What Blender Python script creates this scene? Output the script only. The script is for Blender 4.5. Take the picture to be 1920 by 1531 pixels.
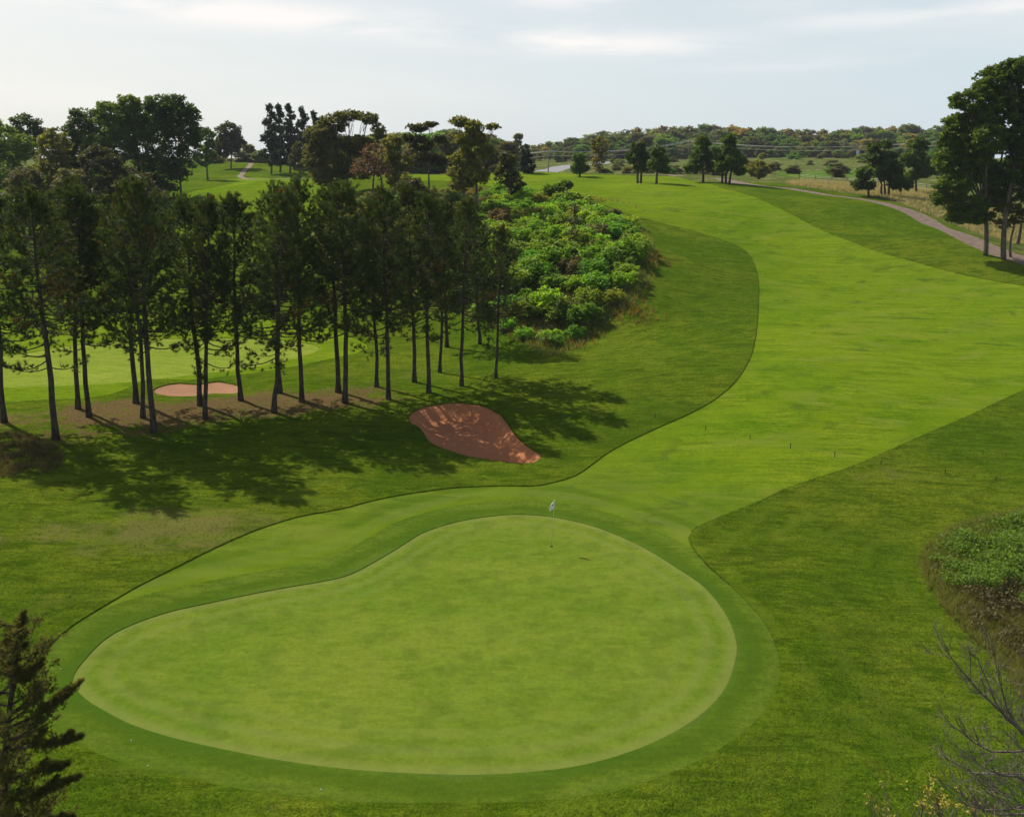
import bpy, math, random
import numpy as np
from mathutils import Vector, Matrix
from mathutils.geometry import delaunay_2d_cdt

for o in list(bpy.data.objects):
    bpy.data.objects.remove(o)
scene = bpy.context.scene
COL = scene.collection
RNG = np.random.default_rng(7)

# ------------------------------------------------------------------ camera
F, CU, CAMZ = 1750.0, 960.0, 17.2
T = math.radians(8.0)
CV = 295.5 + F * math.tan(T)          # the picture is cropped from a taller frame: lens shift
cam_d = bpy.data.cameras.new('camera')
cam = bpy.data.objects.new('camera', cam_d)
COL.objects.link(cam)
cam.location = (0, 0, CAMZ)
cam.rotation_euler = (math.radians(90) - T, 0, 0)
cam_d.sensor_width = 36
cam_d.lens = 36 * F / 1920
cam_d.shift_y = -(765.5 - CV) / 1920
cam_d.clip_start = 0.1
cam_d.clip_end = 8000
scene.camera = cam

# ------------------------------------------------------------------ sun and sky
SUN_EL, SUN_AZ = math.radians(45), math.radians(-47)      # azimuth from +Y towards +X
sd = Vector((math.sin(SUN_AZ) * math.cos(SUN_EL), math.cos(SUN_AZ) * math.cos(SUN_EL), math.sin(SUN_EL)))
sl = bpy.data.lights.new('sun', 'SUN')
sl.energy = 5.0
sl.angle = math.radians(0.53)
sl.color = (1.0, 0.93, 0.82)
so = bpy.data.objects.new('sun', sl)
COL.objects.link(so)
so.rotation_euler = sd.to_track_quat('Z', 'Y').to_euler()
so.location = (-60, 60, 120)

w = bpy.data.worlds.new('World')
scene.world = w
w.use_nodes = True
nt = w.node_tree
nt.nodes.clear()
N = nt.nodes.new
L = nt.links.new
sky = N('ShaderNodeTexSky')
sky.sky_type = 'NISHITA'
sky.sun_disc = False
sky.sun_elevation = SUN_EL
sky.sun_rotation = SUN_AZ
sky.air_density = 1.0
sky.dust_density = 2.0
sky.ozone_density = 1.0
bg = N('ShaderNodeBackground')
bg.inputs[1].default_value = 0.088
out = N('ShaderNodeOutputWorld')
tc = N('ShaderNodeTexCoord')
sep = N('ShaderNodeSeparateXYZ')
L(tc.outputs['Generated'], sep.inputs[0])


def wm(op, a, b=None, c=None):
    n = N('ShaderNodeMath')
    n.operation = op
    for i, x in enumerate((a, b, c)):
        if x is None:
            continue
        if isinstance(x, (int, float)):
            n.inputs[i].default_value = x
        else:
            L(x, n.inputs[i])
    return n.outputs[0]


az = wm('ARCTAN2', sep.outputs[0], sep.outputs[1])
el = wm('ARCSINE', sep.outputs[2])
comb = N('ShaderNodeCombineXYZ')
L(wm('MULTIPLY', az, 1.0), comb.inputs[0])
L(wm('MULTIPLY', el, 5.0), comb.inputs[1])


def wnoise(scale, detail, rough, off=0.0, dist=0.0):
    n = N('ShaderNodeTexNoise')
    n.inputs['Scale'].default_value = scale
    n.inputs['Detail'].default_value = detail
    n.inputs['Roughness'].default_value = rough
    n.inputs['Distortion'].default_value = dist
    mp = N('ShaderNodeMapping')
    mp.inputs['Location'].default_value = (off, off * 2, 0)
    L(comb.outputs[0], mp.inputs[0])
    L(mp.outputs[0], n.inputs['Vector'])
    return n.outputs['Fac']


cn = wnoise(6.0, 7, 0.6, 0.3, 0.4)
cn2 = wnoise(2.2, 4, 0.55, 4.1)


def band(a0, e0, sa, se, tilt=0.0):
    # a drawn-out cloud streak centred on azimuth a0, elevation e0 (degrees)
    da = wm('DIVIDE', wm('SUBTRACT', az, math.radians(a0)), math.radians(sa))
    ee = wm('SUBTRACT', el, wm('MULTIPLY', wm('SUBTRACT', az, math.radians(a0)), tilt))
    de = wm('DIVIDE', wm('SUBTRACT', ee, math.radians(e0)), math.radians(se))
    r2 = wm('ADD', wm('MULTIPLY', da, da), wm('MULTIPLY', de, de))
    return wm('EXPONENT', wm('MULTIPLY', r2, -1.0))


m = wm('MULTIPLY', band(-19, 8.3, 17, 0.9, -0.05), 1.1)
m = wm('ADD', m, wm('MULTIPLY', band(5.0, 6.7, 7.5, 0.7, -0.03), 0.85))
m = wm('ADD', m, wm('MULTIPLY', band(20, 7.6, 5, 0.5, 0.02), 0.4))
m = wm('ADD', m, wm('MULTIPLY', band(28, 8.0, 4, 0.6, 0.05), 0.6))
m = wm('ADD', m, wm('MULTIPLY', band(3, 9.2, 4, 0.6, 0.0), 0.6))
m = wm('ADD', m, wm('MULTIPLY', band(17, 5.3, 6, 0.35, 0.02), 0.35))
m = wm('ADD', m, wm('MULTIPLY', band(-24, 3.4, 12, 1.0, -0.01), 0.35))
streak = wm('MULTIPLY', m, wm('SMOOTH_MIN', wm('MULTIPLY', wm('MAXIMUM', wm('SUBTRACT', cn, 0.33), 0.0), 4.5), 1.0, 0.2))
wisps = wm('MULTIPLY', wm('MAXIMUM', wm('SUBTRACT', cn2, 0.52), 0.0), 1.3)
cmask = wm('MINIMUM', wm('ADD', wm('MULTIPLY', streak, 0.95), wisps), 0.9)
# whitish veil of haze, thicker low down
elq = wm('DIVIDE', el, 0.42)
veil = wm('MULTIPLY', wm('EXPONENT', wm('MULTIPLY', wm('MULTIPLY', elq, elq), -1.0)), 0.84)
mixv = N('ShaderNodeMixRGB')
L(veil, mixv.inputs[0])
L(sky.outputs[0], mixv.inputs[1])
mvc = N('ShaderNodeMixRGB')
mr_ = N('ShaderNodeMapRange')
L(az, mr_.inputs[0])
mr_.inputs[1].default_value = math.radians(-42)
mr_.inputs[2].default_value = math.radians(38)
L(mr_.outputs[0], mvc.inputs[0])
mvc.inputs[1].default_value = (8.9, 8.8, 8.35, 1)      # brighter and warmer towards the sun
mvc.inputs[2].default_value = (6.5, 7.8, 8.6, 1)
L(mvc.outputs[0], mixv.inputs[2])
mix = N('ShaderNodeMixRGB')
L(cmask, mix.inputs[0])
L(mixv.outputs[0], mix.inputs[1])
mix.inputs[2].default_value = (9.9, 9.5, 9.2, 1)
L(mix.outputs[0], bg.inputs[0])
L(bg.outputs[0], out.inputs[0])

scene.view_settings.view_transform = 'Standard'
scene.view_settings.look = 'None'
scene.view_settings.exposure = 0.25
scene.view_settings.gamma = 1.0
scene.render.engine = 'CYCLES'
scene.cycles.max_bounces = 6
scene.cycles.transparent_max_bounces = 8

# ------------------------------------------------------------------ terrain as a height function
cT, sT = math.cos(T), math.sin(T)


def ray(u, v):
    a = (np.asarray(u, float) - CU) / F
    s = (np.asarray(v, float) - CV) / F
    return np.stack([a + 0 * s, cT - s * sT + 0 * a, -sT - s * cT + 0 * a], -1)


def P(u, v, d):
    r = ray(u, v)
    return Vector(r * (d / r[1])) + Vector((0, 0, CAMZ))


def Zp(u, v, z):
    r = ray(u, v)
    t = (z - CAMZ) / r[2]
    return Vector(r * t) + Vector((0, 0, CAMZ))


ctrl = [Zp(*a) for a in [
    (136, 1278, .1), (600, 1440, 0), (1100, 1430, -.05), (1380, 1200, 0), (1150, 1000, .15), (950, 965, .2),
    (656, 1077, .05), (300, 1150, .15), (850, 1200, .05), (60, 1400, .2), (1000, 1525, -.1), (1500, 1500, -.2),
    (400, 1520, 0), (1600, 1250, -.3), (1850, 1150, -.5), (1850, 1400, -.6), (1500, 1050, 0), (1300, 900, .3),
    (1700, 950, -.1), (1900, 900, 0), (50, 1100, .5), (50, 900, .8), (300, 1000, .5), (600, 930, .4), (300, 880, .5),
    (105, 825, .9), (290, 800, .8), (520, 760, .9), (650, 750, .9), (800, 735, .9), (930, 710, 1.1),
    (880, 870, .35), (850, 750, .85), (1010, 855, .4), (300, 700, .4), (60, 700, .4), (550, 650, .4), (800, 690, .8),
    (1100, 750, 1.2), (1250, 700, 2.0), (1000, 660, 1.3), (1200, 830, .6), (-300, 700, .4), (-300, 1200, .5),
    (2300, 800, .5), (2300, 1300, -.5)]]
ctrl += [P(*a) for a in [
    (1300, 560, 88), (1450, 480, 108), (1450, 600, 82), (1500, 700, 65), (1500, 800, 54.5), (1850, 750, 61),
    (1850, 650, 75), (1850, 540, 95), (1880, 490, 103), (1750, 430, 118), (1640, 380, 138), (1460, 352, 152),
    (1290, 337, 165), (1200, 332, 172), (1080, 345, 158), (980, 350, 150), (870, 335, 165),
    (1230, 480, 100), (1180, 560, 86), (1080, 640, 80.5), (1000, 560, 88), (1000, 450, 105), (1060, 380, 128),
    (960, 400, 122), (850, 420, 115), (700, 400, 125), (620, 430, 118), (600, 520, 105), (800, 520, 98),
    (750, 620, 86), (100, 600, 95), (450, 560, 100), (450, 480, 125), (450, 400, 150), (400, 365, 158),
    (550, 340, 190), (450, 305, 290), (100, 480, 130), (100, 400, 160), (0, 350, 220), (1900, 440, 122),
    (1700, 350, 190), (1500, 345, 180), (1500, 330, 230), (1500, 301, 330), (1300, 310, 330), (1028, 337, 300),
    (1050, 316, 345), (1700, 305, 320), (900, 330, 300), (700, 310, 330), (200, 320, 330),
    (1700, 298, 480), (1300, 298, 480), (900, 298, 480), (500, 298, 480), (100, 298, 480), (2000, 300, 400),
    (2200, 420, 130), (2300, 360, 200), (-300, 350, 200), (-300, 450, 130)]]
ctrl += [Vector((x, y, z)) for x, y, z in [(0, 0, -.3), (-60, 0, 0), (60, 0, -.5), (0, -100, 0), (-150, -80, 0), (150, -80, 0), (-120, 50, .8), (120, 40, .5)]]
CX = np.array([[c.x, c.y] for c in ctrl])
CZ = np.array([c.z for c in ctrl])


def tps(r2):
    return 0.5 * r2 * np.log(r2 + 1e-9)


def _fit():
    n = len(CX)
    D2 = ((CX[:, None] - CX[None]) ** 2).sum(-1) / 1e4
    A = np.zeros((n + 3, n + 3))
    A[:n, :n] = tps(D2) + np.eye(n) * 2e-4
    A[:n, n] = 1
    A[:n, n + 1:] = CX / 100
    A[n:, :n] = A[:n, n:].T
    b = np.zeros(n + 3)
    b[:n] = CZ
    return np.linalg.solve(A, b)


TW = _fit()


def sst(a, b, x):
    t = np.clip((x - a) / (b - a), 0, 1)
    return t * t * (3 - 2 * t)


def H(x, y):
    x = np.asarray(x, float)
    y = np.asarray(y, float)
    sh = np.broadcast(x, y).shape
    xs = np.broadcast_to(x, sh).ravel()
    ys = np.broadcast_to(y, sh).ravel()
    z = np.empty(xs.size)
    for i in range(0, xs.size, 20000):
        a = xs[i:i + 20000]
        b = ys[i:i + 20000]
        D2 = ((a[:, None] - CX[None, :, 0]) ** 2 + (b[:, None] - CX[None, :, 1]) ** 2) / 1e4
        z[i:i + 20000] = tps(D2) @ TW[:-3] + TW[-3] + TW[-2] * a / 100 + TW[-1] * b / 100
    r = np.hypot(xs, ys)
    z = np.clip(z, -1.2, 17.5)
    far = sst(480, 650, r) * (ys > -50)
    z = z * (1 - far) + 15.5 * far
    und = (0.5 * np.sin(xs * .21 + ys * .13 + 1) + 0.5 * np.sin(xs * .09 - ys * .27 + 2) + .4 * np.sin(xs * .37 + ys * .33))
    amp = 0.05 + 0.22 * sst(60, 150, r)
    near = np.exp(-((xs - 0) ** 2 + (ys - 33) ** 2) / 300)
    z = z + und * amp * (1 - near)
    return z.reshape(sh)


def H1(x, y):
    return float(H(np.array([x]), np.array([y]))[0])


TS = np.geomspace(18, 900, 900)


def at(u, v):
    """point of the terrain seen in direction (u, v) of the survey photograph"""
    r = ray(u, v)
    r = r / np.hypot(r[0], r[1])
    p = r[None] * TS[:, None]
    z = p[:, 2] + CAMZ
    below = z < H(p[:, 0], p[:, 1])
    i = int(np.argmax(below)) if below.any() else len(TS) - 1
    lo, hi = TS[max(i - 1, 0)], TS[i]
    for _ in range(12):
        mid = (lo + hi) / 2
        q = r * mid
        if q[2] + CAMZ < H1(q[0], q[1]):
            hi = mid
        else:
            lo = mid
    q = r * hi
    return Vector((q[0], q[1], H1(q[0], q[1])))


def at_d(u, d):
    r = ray(u, 300)
    k = d / r[1]
    x = r[0] * k
    return Vector((x, d, H1(x, d)))


def smooth_poly(pts, step=0.35, closed=True):
    p = np.array([[q.x, q.y] for q in pts])
    n = len(p)
    res = []
    rng = range(n) if closed else range(n - 1)
    for i in rng:
        p0 = p[(i - 1) % n] if closed or i > 0 else p[0]
        p1 = p[i]
        p2 = p[(i + 1) % n]
        p3 = p[(i + 2) % n] if closed or i + 2 < n else p[-1]
        seg = np.linalg.norm(p2 - p1)
        st = max(step, step * np.linalg.norm((p1 + p2) / 2) / 45)
        k = max(1, int(seg / st))
        for j in range(k):
            t = j / k
            res.append(0.5 * ((2 * p1) + (-p0 + p2) * t + (2 * p0 - 5 * p1 + 4 * p2 - p3) * t * t + (-p0 + 3 * p1 - 3 * p2 + p3) * t ** 3))
    if not closed:
        res.append(p[-1])
    return np.array(res)


def inside(poly, x, y):
    c = np.zeros(x.shape, bool)
    n = len(poly)
    for i in range(n):
        x1, y1 = poly[i]
        x2, y2 = poly[(i + 1) % n]
        if y1 == y2:
            continue
        hit = ((y1 > y) != (y2 > y)) & (x < (x2 - x1) * (y - y1) / (y2 - y1) + x1)
        c ^= hit
    return c


def dist_poly(poly, x, y, closed=True):
    q = np.stack([x, y], -1)
    best = np.full(len(q), 1e18)
    n = len(poly)
    for i in range(n if closed else n - 1):
        a = poly[i]
        b = poly[(i + 1) % n]
        ab = b - a
        t = np.clip(((q - a) @ ab) / (ab @ ab + 1e-12), 0, 1)
        d = ((q - a - t[:, None] * ab) ** 2).sum(-1)
        best = np.minimum(best, d)
    return np.sqrt(best)


def pix(lst):
    return [at(u, v) for u, v in lst]


def ribbon(center, wid):
    c = smooth_poly(center, 0.8, closed=False)
    tg = np.gradient(c, axis=0)
    tg /= np.linalg.norm(tg, axis=1)[:, None] + 1e-9
    nrm = np.stack([-tg[:, 1], tg[:, 0]], -1)
    return np.vstack([c + nrm * wid / 2, (c - nrm * wid / 2)[::-1]])


green = smooth_poly(pix([(136, 1278), (155, 1241), (211, 1189), (300, 1152), (403, 1128), (516, 1105), (609, 1089), (656, 1077),
    (703, 1053), (750, 1025), (797, 997), (867, 976), (950, 965), (1020, 967), (1090, 980), (1150, 1000), (1210, 1028),
    (1270, 1065), (1320, 1100), (1360, 1150), (1380, 1200), (1378, 1240), (1360, 1290), (1320, 1335), (1260, 1375), (1180, 1410),
    (1090, 1435), (990, 1448), (880, 1453), (770, 1450), (660, 1443), (540, 1428), (420, 1405), (330, 1385), (250, 1360),
    (200, 1335), (160, 1310)]))
fairway = smooth_poly(pix([(85, 1225), (110, 1195), (150, 1165), (200, 1135), (260, 1100), (330, 1065), (400, 1030), (480, 995), (560, 970),
    (640, 955), (720, 935), (800, 922), (860, 915), (940, 912), (1000, 912), (1040, 905), (1080, 892), (1110, 872), (1140, 850),
    (1180, 828), (1240, 800), (1290, 778), (1340, 750), (1380, 715), (1405, 675), (1417, 630), (1422, 570), (1421, 520),
    (1410, 485), (1390, 465), (1350, 448), (1300, 433), (1245, 420), (1190, 405), (1140, 387), (1100, 373), (1060, 362), (1000, 356)])
    + [at_d(940, 150), at_d(860, 158), at_d(780, 168), at_d(800, 185), at_d(1000, 190), at_d(1200, 186), at_d(1290, 170)]
    + pix([(1345, 350), (1390, 362), (1440, 381), (1490, 405), (1560, 440), (1640, 470), (1710, 490), (1800, 514), (1920, 536), (2050, 552)])
    + pix([(2060, 670), (1920, 733), (1840, 770), (1760, 805), (1680, 840), (1600, 875), (1540, 895), (1480, 915), (1420, 943),
    (1370, 963), (1320, 984), (1300, 996), (1293, 1010), (1300, 1030), (1330, 1065), (1370, 1100), (1410, 1140), (1440, 1180),
    (1460, 1230), (1462, 1270), (1445, 1320), (1400, 1370), (1330, 1418), (1250, 1455), (1150, 1487), (1000, 1505), (891, 1508),
    (703, 1508), (563, 1499), (375, 1468), (244, 1438), (141, 1396), (90, 1358), (58, 1315), (58, 1265)]))
bunker = smooth_poly(pix([(766, 781), (790, 765), (830, 757), (870, 756), (905, 762), (937, 778), (955, 800), (967, 817), (990, 838),
    (1013, 853), (1008, 865), (980, 871), (940, 866), (880, 857), (830, 842), (806, 830), (795, 815), (785, 802), (772, 795)]), 0.25)
bunker_b = smooth_poly(pix([(288, 736), (300, 725), (335, 719), (372, 721), (408, 716), (440, 722), (456, 731), (440, 739), (402, 738), (365, 744), (318, 743)]), 0.4)
green_b = smooth_poly(pix([(-120, 730), (60, 725), (200, 720), (350, 705), (480, 688), (560, 670), (600, 655), (560, 641), (400, 634),
    (250, 637), (120, 650), (30, 665), (-120, 680)]), 0.7)
apron_b = smooth_poly(pix([(-160, 758), (60, 752), (200, 742), (280, 712), (350, 714), (480, 700), (590, 680), (690, 655), (640, 625), (500, 590),
    (300, 580), (100, 590), (-160, 640)]), 0.9)
fairway_b = smooth_poly([at_d(300, 136), at_d(420, 134), at_d(520, 134), at_d(620, 140), at_d(650, 190), at_d(570, 205), at_d(480, 232), at_d(420, 225), at_d(435, 190), at_d(400, 170), at_d(330, 160)], 1.0)
path = ribbon(pix([(2080, 570), (1960, 503), (1880, 476), (1840, 459), (1780, 432), (1730, 409), (1690, 391), (1650, 380), (1600, 372), (1550, 366), (1480, 354), (1430, 349)]) + [at_d(1340, 176), at_d(1280, 190), at_d(1200, 205), at_d(1120, 215)], 3.3)
road = ribbon([at_d(1250, 420), at_d(1130, 372), at_d(1055, 350), at_d(1020, 325), at_d(1030, 295), at_d(1010, 262), at_d(900, 235), at_d(760, 225)], 9.0)
far_path = ribbon([at_d(600, 205), at_d(560, 212), at_d(500, 220), at_d(460, 226), at_d(448, 238), at_d(462, 262), at_d(470, 290), at_d(440, 310), at_d(330, 318)], 1.5)
field = smooth_poly([at_d(1440, 240), at_d(1500, 222), at_d(1620, 222), at_d(1740, 235), at_d(1740, 262), at_d(1600, 272), at_d(1470, 262)], 2.0)


def offset_poly(poly, d):
    tg = np.roll(poly, -1, 0) - np.roll(poly, 1, 0)
    tg /= np.linalg.norm(tg, axis=1)[:, None]
    nr = np.stack([tg[:, 1], -tg[:, 0]], -1)
    area = 0.5 * np.sum(poly[:, 0] * np.roll(poly[:, 1], -1) - np.roll(poly[:, 0], -1) * poly[:, 1])
    if area < 0:
        nr = -nr
    return poly + nr * d


collar = offset_poly(green, 1.75)
collar = collar[dist_poly(green, collar[:, 0], collar[:, 1]) > 1.7]

# zones: name, polygon, lip height, material key
ZONES = [('putting_green', green, 0.000), ('green_collar', collar, 0.024), ('bunker_sand', bunker, 0.0), ('far_bunker_sand', bunker_b, 0.0),
         ('far_putting_green', green_b, 0.0), ('far_apron', apron_b, 0.03), ('cart_path', path, 0.0), ('far_cart_path', far_path, 0.02),
         ('road', road, 0.05), ('far_fairway', fairway_b, 0.03), ('fairway', fairway, 0.024), ('meadow', field, 0.05)]
ROUGH_LIP = 0.07


def make_points():
    pts = []
    r = 14.0
    while r < 2600:
        fr = r < 560
        st = 0.55 * max(1.0, (r / 50) ** 1.0) if r < 560 else r * 0.08
        if r < 20:
            st = 1.0
        # fine in the field of view, coarse elsewhere
        a0, a1 = math.radians(-37), math.radians(37)
        if fr:
            n = int((a1 - a0) * r / st)
            a = a0 + (np.arange(n) + 0.5 * (len(pts) % 2)) * (a1 - a0) / n
            pts.append(np.stack([np.sin(a) * r, np.cos(a) * r], -1))
        r += st * 0.87 * (1.0 if fr else 1.0)
    r = 3.0
    while r < 2700:
        st = max(3.0, r * 0.12)
        n = max(6, int(2 * math.pi * r / st))
        a = np.arange(n) * 2 * math.pi / n
        p = np.stack([np.sin(a) * r, np.cos(a) * r], -1)
        an = np.abs((a + math.pi) % (2 * math.pi) - math.pi)
        keep = (an > math.radians(38)) | (r < 13) | (r > 600)
        if keep.any():
            pts.append(p[keep])
        r += st
    pts = np.vstack(pts)
    # the bunker needs a finer mesh
    g = np.stack(np.meshgrid(np.arange(-12, 8, .28), np.arange(45, 72, .28)), -1).reshape(-1, 2)
    g = g[inside(bunker, g[:, 0], g[:, 1])]
    pts = pts[~inside(bunker, pts[:, 0], pts[:, 1])]
    pts = np.vstack([pts, g])
    keep = np.ones(len(pts), bool)
    for nm, poly, lip in ZONES:
        bb0, bb1 = poly.min(0) - 3, poly.max(0) + 3
        m_ = ((pts > bb0) & (pts < bb1)).all(1)
        idx = np.where(m_)[0]
        d = dist_poly(poly, pts[idx, 0], pts[idx, 1])
        rr = np.hypot(pts[idx, 0], pts[idx, 1])
        keep[idx[d < 0.12 * np.maximum(1, rr / 50)]] = False
    return pts[keep]


pts = make_points()
cverts = [Vector(p) for p in pts]
cedges = []
for nm, poly, lip in ZONES:
    b = len(cverts)
    cverts += [Vector(p) for p in poly]
    n = len(poly)
    cedges += [(b + i, b + (i + 1) % n) for i in range(n)]
ov, oe, of, _, _, _ = delaunay_2d_cdt(cverts, cedges, [], 0, 1e-4)
GV = np.array([[p[0], p[1]] for p in ov])
GF = np.array([tuple(f) for f in of])
cen = GV[GF].mean(1)
zid = np.full(len(GF), -1)
for k, (nm, poly, lip) in enumerate(ZONES):
    m_ = (zid < 0) & inside(poly, cen[:, 0], cen[:, 1])
    if nm == 'green_collar':
        m_ &= inside(fairway, cen[:, 0], cen[:, 1])
    zid[m_] = k
GZ = H(GV[:, 0], GV[:, 1])


def sandpit(poly, depth, wdt):
    ins = inside(poly, GV[:, 0], GV[:, 1])
    idx = np.where(ins)[0]
    d = dist_poly(poly, GV[idx, 0], GV[idx, 1])
    GZ[idx] -= depth * sst(0, wdt, d) + 0.03


sandpit(bunker, 0.75, 1.3)
sandpit(bunker_b, 0.3, 2.0)

# ------------------------------------------------------------------ mesh helpers


class MB:
    def __init__(self):
        self.v, self.f, self.t, self.n = [], [], [], 0

    def add(self, v, f, tint=0.5):
        v = np.asarray(v, float).reshape(-1, 3)
        f = np.asarray(f, int)
        self.v.append(v)
        self.f.append(f + self.n)
        self.t.append(np.broadcast_to(np.asarray(tint, float), (len(f),)).copy())
        self.n += len(v)

    def tube(self, pts, rad, k=6, tint=0.5, cap=True):
        pts = np.asarray(pts, float)
        n = len(pts)
        rad = np.broadcast_to(np.asarray(rad, float), (n,))
        tg = np.gradient(pts, axis=0)
        tg /= np.linalg.norm(tg, axis=1)[:, None] + 1e-9
        ref = np.array([0., 0, 1]) if abs(tg[0, 2]) < .9 else np.array([1., 0, 0])
        s = np.cross(tg, ref)
        s /= np.linalg.norm(s, axis=1)[:, None] + 1e-9
        b = np.cross(tg, s)
        a = np.arange(k) * 2 * math.pi / k
        v = pts[:, None] + rad[:, None, None] * (np.cos(a)[None, :, None] * s[:, None] + np.sin(a)[None, :, None] * b[:, None])
        i = np.arange(n - 1)[:, None] * k
        j = np.arange(k)[None]
        jn = (j + 1) % k
        f = np.stack([i + j, i + jn, i + k + jn, i + k + j], -1).reshape(-1, 4)
        base = self.n
        self.add(v.reshape(-1, 3), f, tint)
        if cap and k > 3:
            self.f.append(np.array([[base + x for x in range(k)][::-1]]))
            self.t.append(np.array([0.5]))
            self.f.append(np.array([[base + (n - 1) * k + x for x in range(k)]]))
            self.t.append(np.array([0.5]))

    def box(self, c, s, rz=0.0):
        c = np.asarray(c, float)
        s = np.asarray(s, float) / 2
        v = np.array([[x, y, z] for x in (-1, 1) for y in (-1, 1) for z in (-1, 1)], float) * s
        cs, sn = math.cos(rz), math.sin(rz)
        v = np.stack([v[:, 0] * cs - v[:, 1] * sn, v[:, 0] * sn + v[:, 1] * cs, v[:, 2]], -1) + c
        self.add(v, [[0, 1, 3, 2], [4, 6, 7, 5], [0, 4, 5, 1], [2, 3, 7, 6], [0, 2, 6, 4], [1, 5, 7, 3]])

    def mesh(self, name, mat, smooth=False):
        me = bpy.data.meshes.new(name)
        V = np.vstack(self.v)
        loops = np.concatenate([f.ravel() for f in self.f])
        tot = np.concatenate([np.full(len(f), f.shape[1]) for f in self.f])
        me.vertices.add(len(V))
        me.vertices.foreach_set('co', V.astype(np.float32).ravel())
        me.loops.add(len(loops))
        me.loops.foreach_set('vertex_index', loops.astype(np.int32))
        me.polygons.add(len(tot))
        st = np.concatenate([[0], np.cumsum(tot)[:-1]])
        me.polygons.foreach_set('loop_start', st.astype(np.int32))
        at_ = me.attributes.new('tint', 'FLOAT', 'FACE')
        at_.data.foreach_set('value', np.concatenate(self.t).astype(np.float32))
        me.polygons.foreach_set('use_smooth', np.full(len(tot), smooth))
        me.update(calc_edges=True)
        me.validate()
        if mat:
            me.materials.append(mat)
        return me

    def obj(self, name, mat, parent=None, smooth=False, loc=None):
        o = bpy.data.objects.new(name, self.mesh(name, mat, smooth))
        COL.objects.link(o)
        if parent is not None:
            o.parent = parent
        if loc is not None:
            o.location = loc
        return o


def tag(o, label=None, cat=None, group=None, kind=None):
    if label:
        o['label'] = label
    if cat:
        o['category'] = cat
    if group:
        o['group'] = group
    if kind:
        o['kind'] = kind
    return o


def empty(name, loc=(0, 0, 0), rz=0):
    o = bpy.data.objects.new(name, None)
    COL.objects.link(o)
    o.location = loc
    o.rotation_euler = (0, 0, rz)
    o.empty_display_size = 0.3
    return o


def copy_tree(o, parent=None):
    c = o.copy()
    COL.objects.link(c)
    if parent is not None:
        c.parent = parent
    for ch in [x for x in bpy.data.objects if x.parent == o]:
        copy_tree(ch, c)
    return c


# ------------------------------------------------------------------ materials


class NT:
    def __init__(self, name):
        self.m = bpy.data.materials.new(name)
        self.m.use_nodes = True
        self.t = self.m.node_tree
        self.t.nodes.clear()
        self.out = self.n('ShaderNodeOutputMaterial')
        self._co = None

    def n(self, ty, **kw):
        x = self.t.nodes.new(ty)
        for k, v in kw.items():
            setattr(x, k, v)
        return x

    def l(self, a, b):
        self.t.links.new(a, b)

    def put(self, sock, val):
        if isinstance(val, bpy.types.NodeSocket):
            self.l(val, sock)
        elif isinstance(val, tuple) and len(val) == 3:
            sock.default_value = (*val, 1)
        else:
            sock.default_value = val

    def math(self, op, a, b=0.0, c=None, clamp=False):
        x = self.n('ShaderNodeMath', operation=op)
        x.use_clamp = clamp
        self.put(x.inputs[0], a)
        self.put(x.inputs[1], b)
        if c is not None:
            self.put(x.inputs[2], c)
        return x.outputs[0]

    def co(self):
        if self._co is None:
            self._co = self.n('ShaderNodeTexCoord').outputs['Object']
        return self._co

    def mapped(self, scale=(1, 1, 1), rot=0.0, loc=(0, 0, 0)):
        x = self.n('ShaderNodeMapping')
        x.inputs['Scale'].default_value = scale
        x.inputs['Rotation'].default_value = (0, 0, rot)
        x.inputs['Location'].default_value = loc
        self.l(self.co(), x.inputs[0])
        return x.outputs[0]

    def noise(self, scale, detail=4, rough=0.55, vec=None, dist=0.0):
        x = self.n('ShaderNodeTexNoise')
        x.inputs['Scale'].default_value = scale
        x.inputs['Detail'].default_value = detail
        x.inputs['Roughness'].default_value = rough
        x.inputs['Distortion'].default_value = dist
        self.l(vec if vec is not None else self.co(), x.inputs['Vector'])
        return x.outputs['Fac']

    def mr(self, v, a, b, c=0.0, d=1.0):
        x = self.n('ShaderNodeMapRange', interpolation_type='SMOOTHSTEP')
        self.put(x.inputs[0], v)
        for i, k in enumerate((a, b, c, d)):
            x.inputs[i + 1].default_value = k
        return x.outputs[0]

    def mix(self, f, a, b, mode='MIX'):
        x = self.n('ShaderNodeMixRGB', blend_type=mode)
        self.put(x.inputs[0], f)
        self.put(x.inputs[1], a)
        self.put(x.inputs[2], b)
        return x.outputs[0]

    def attr(self, name):
        return self.n('ShaderNodeAttribute', attribute_name=name).outputs['Fac']

    def bump(self, h, strength, dist):
        x = self.n('ShaderNodeBump')
        x.inputs['Strength'].default_value = strength
        x.inputs['Distance'].default_value = dist
        self.put(x.inputs['Height'], h)
        return x.outputs[0]

    def princ(self, col, rough=0.8, spec=0.2, normal=None, metal=0.0, sheen=0.0):
        x = self.n('ShaderNodeBsdfPrincipled')
        self.put(x.inputs['Base Color'], col)
        self.put(x.inputs['Roughness'], rough)
        x.inputs['Specular IOR Level'].default_value = spec
        x.inputs['Metallic'].default_value = metal
        if sheen:
            x.inputs['Sheen Weight'].default_value = sheen
            x.inputs['Sheen Tint'].default_value = (0.6, 0.8, 0.2, 1)
        if normal is not None:
            self.l(normal, x.inputs['Normal'])
        self.l(x.outputs[0], self.out.inputs[0])
        return x


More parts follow.
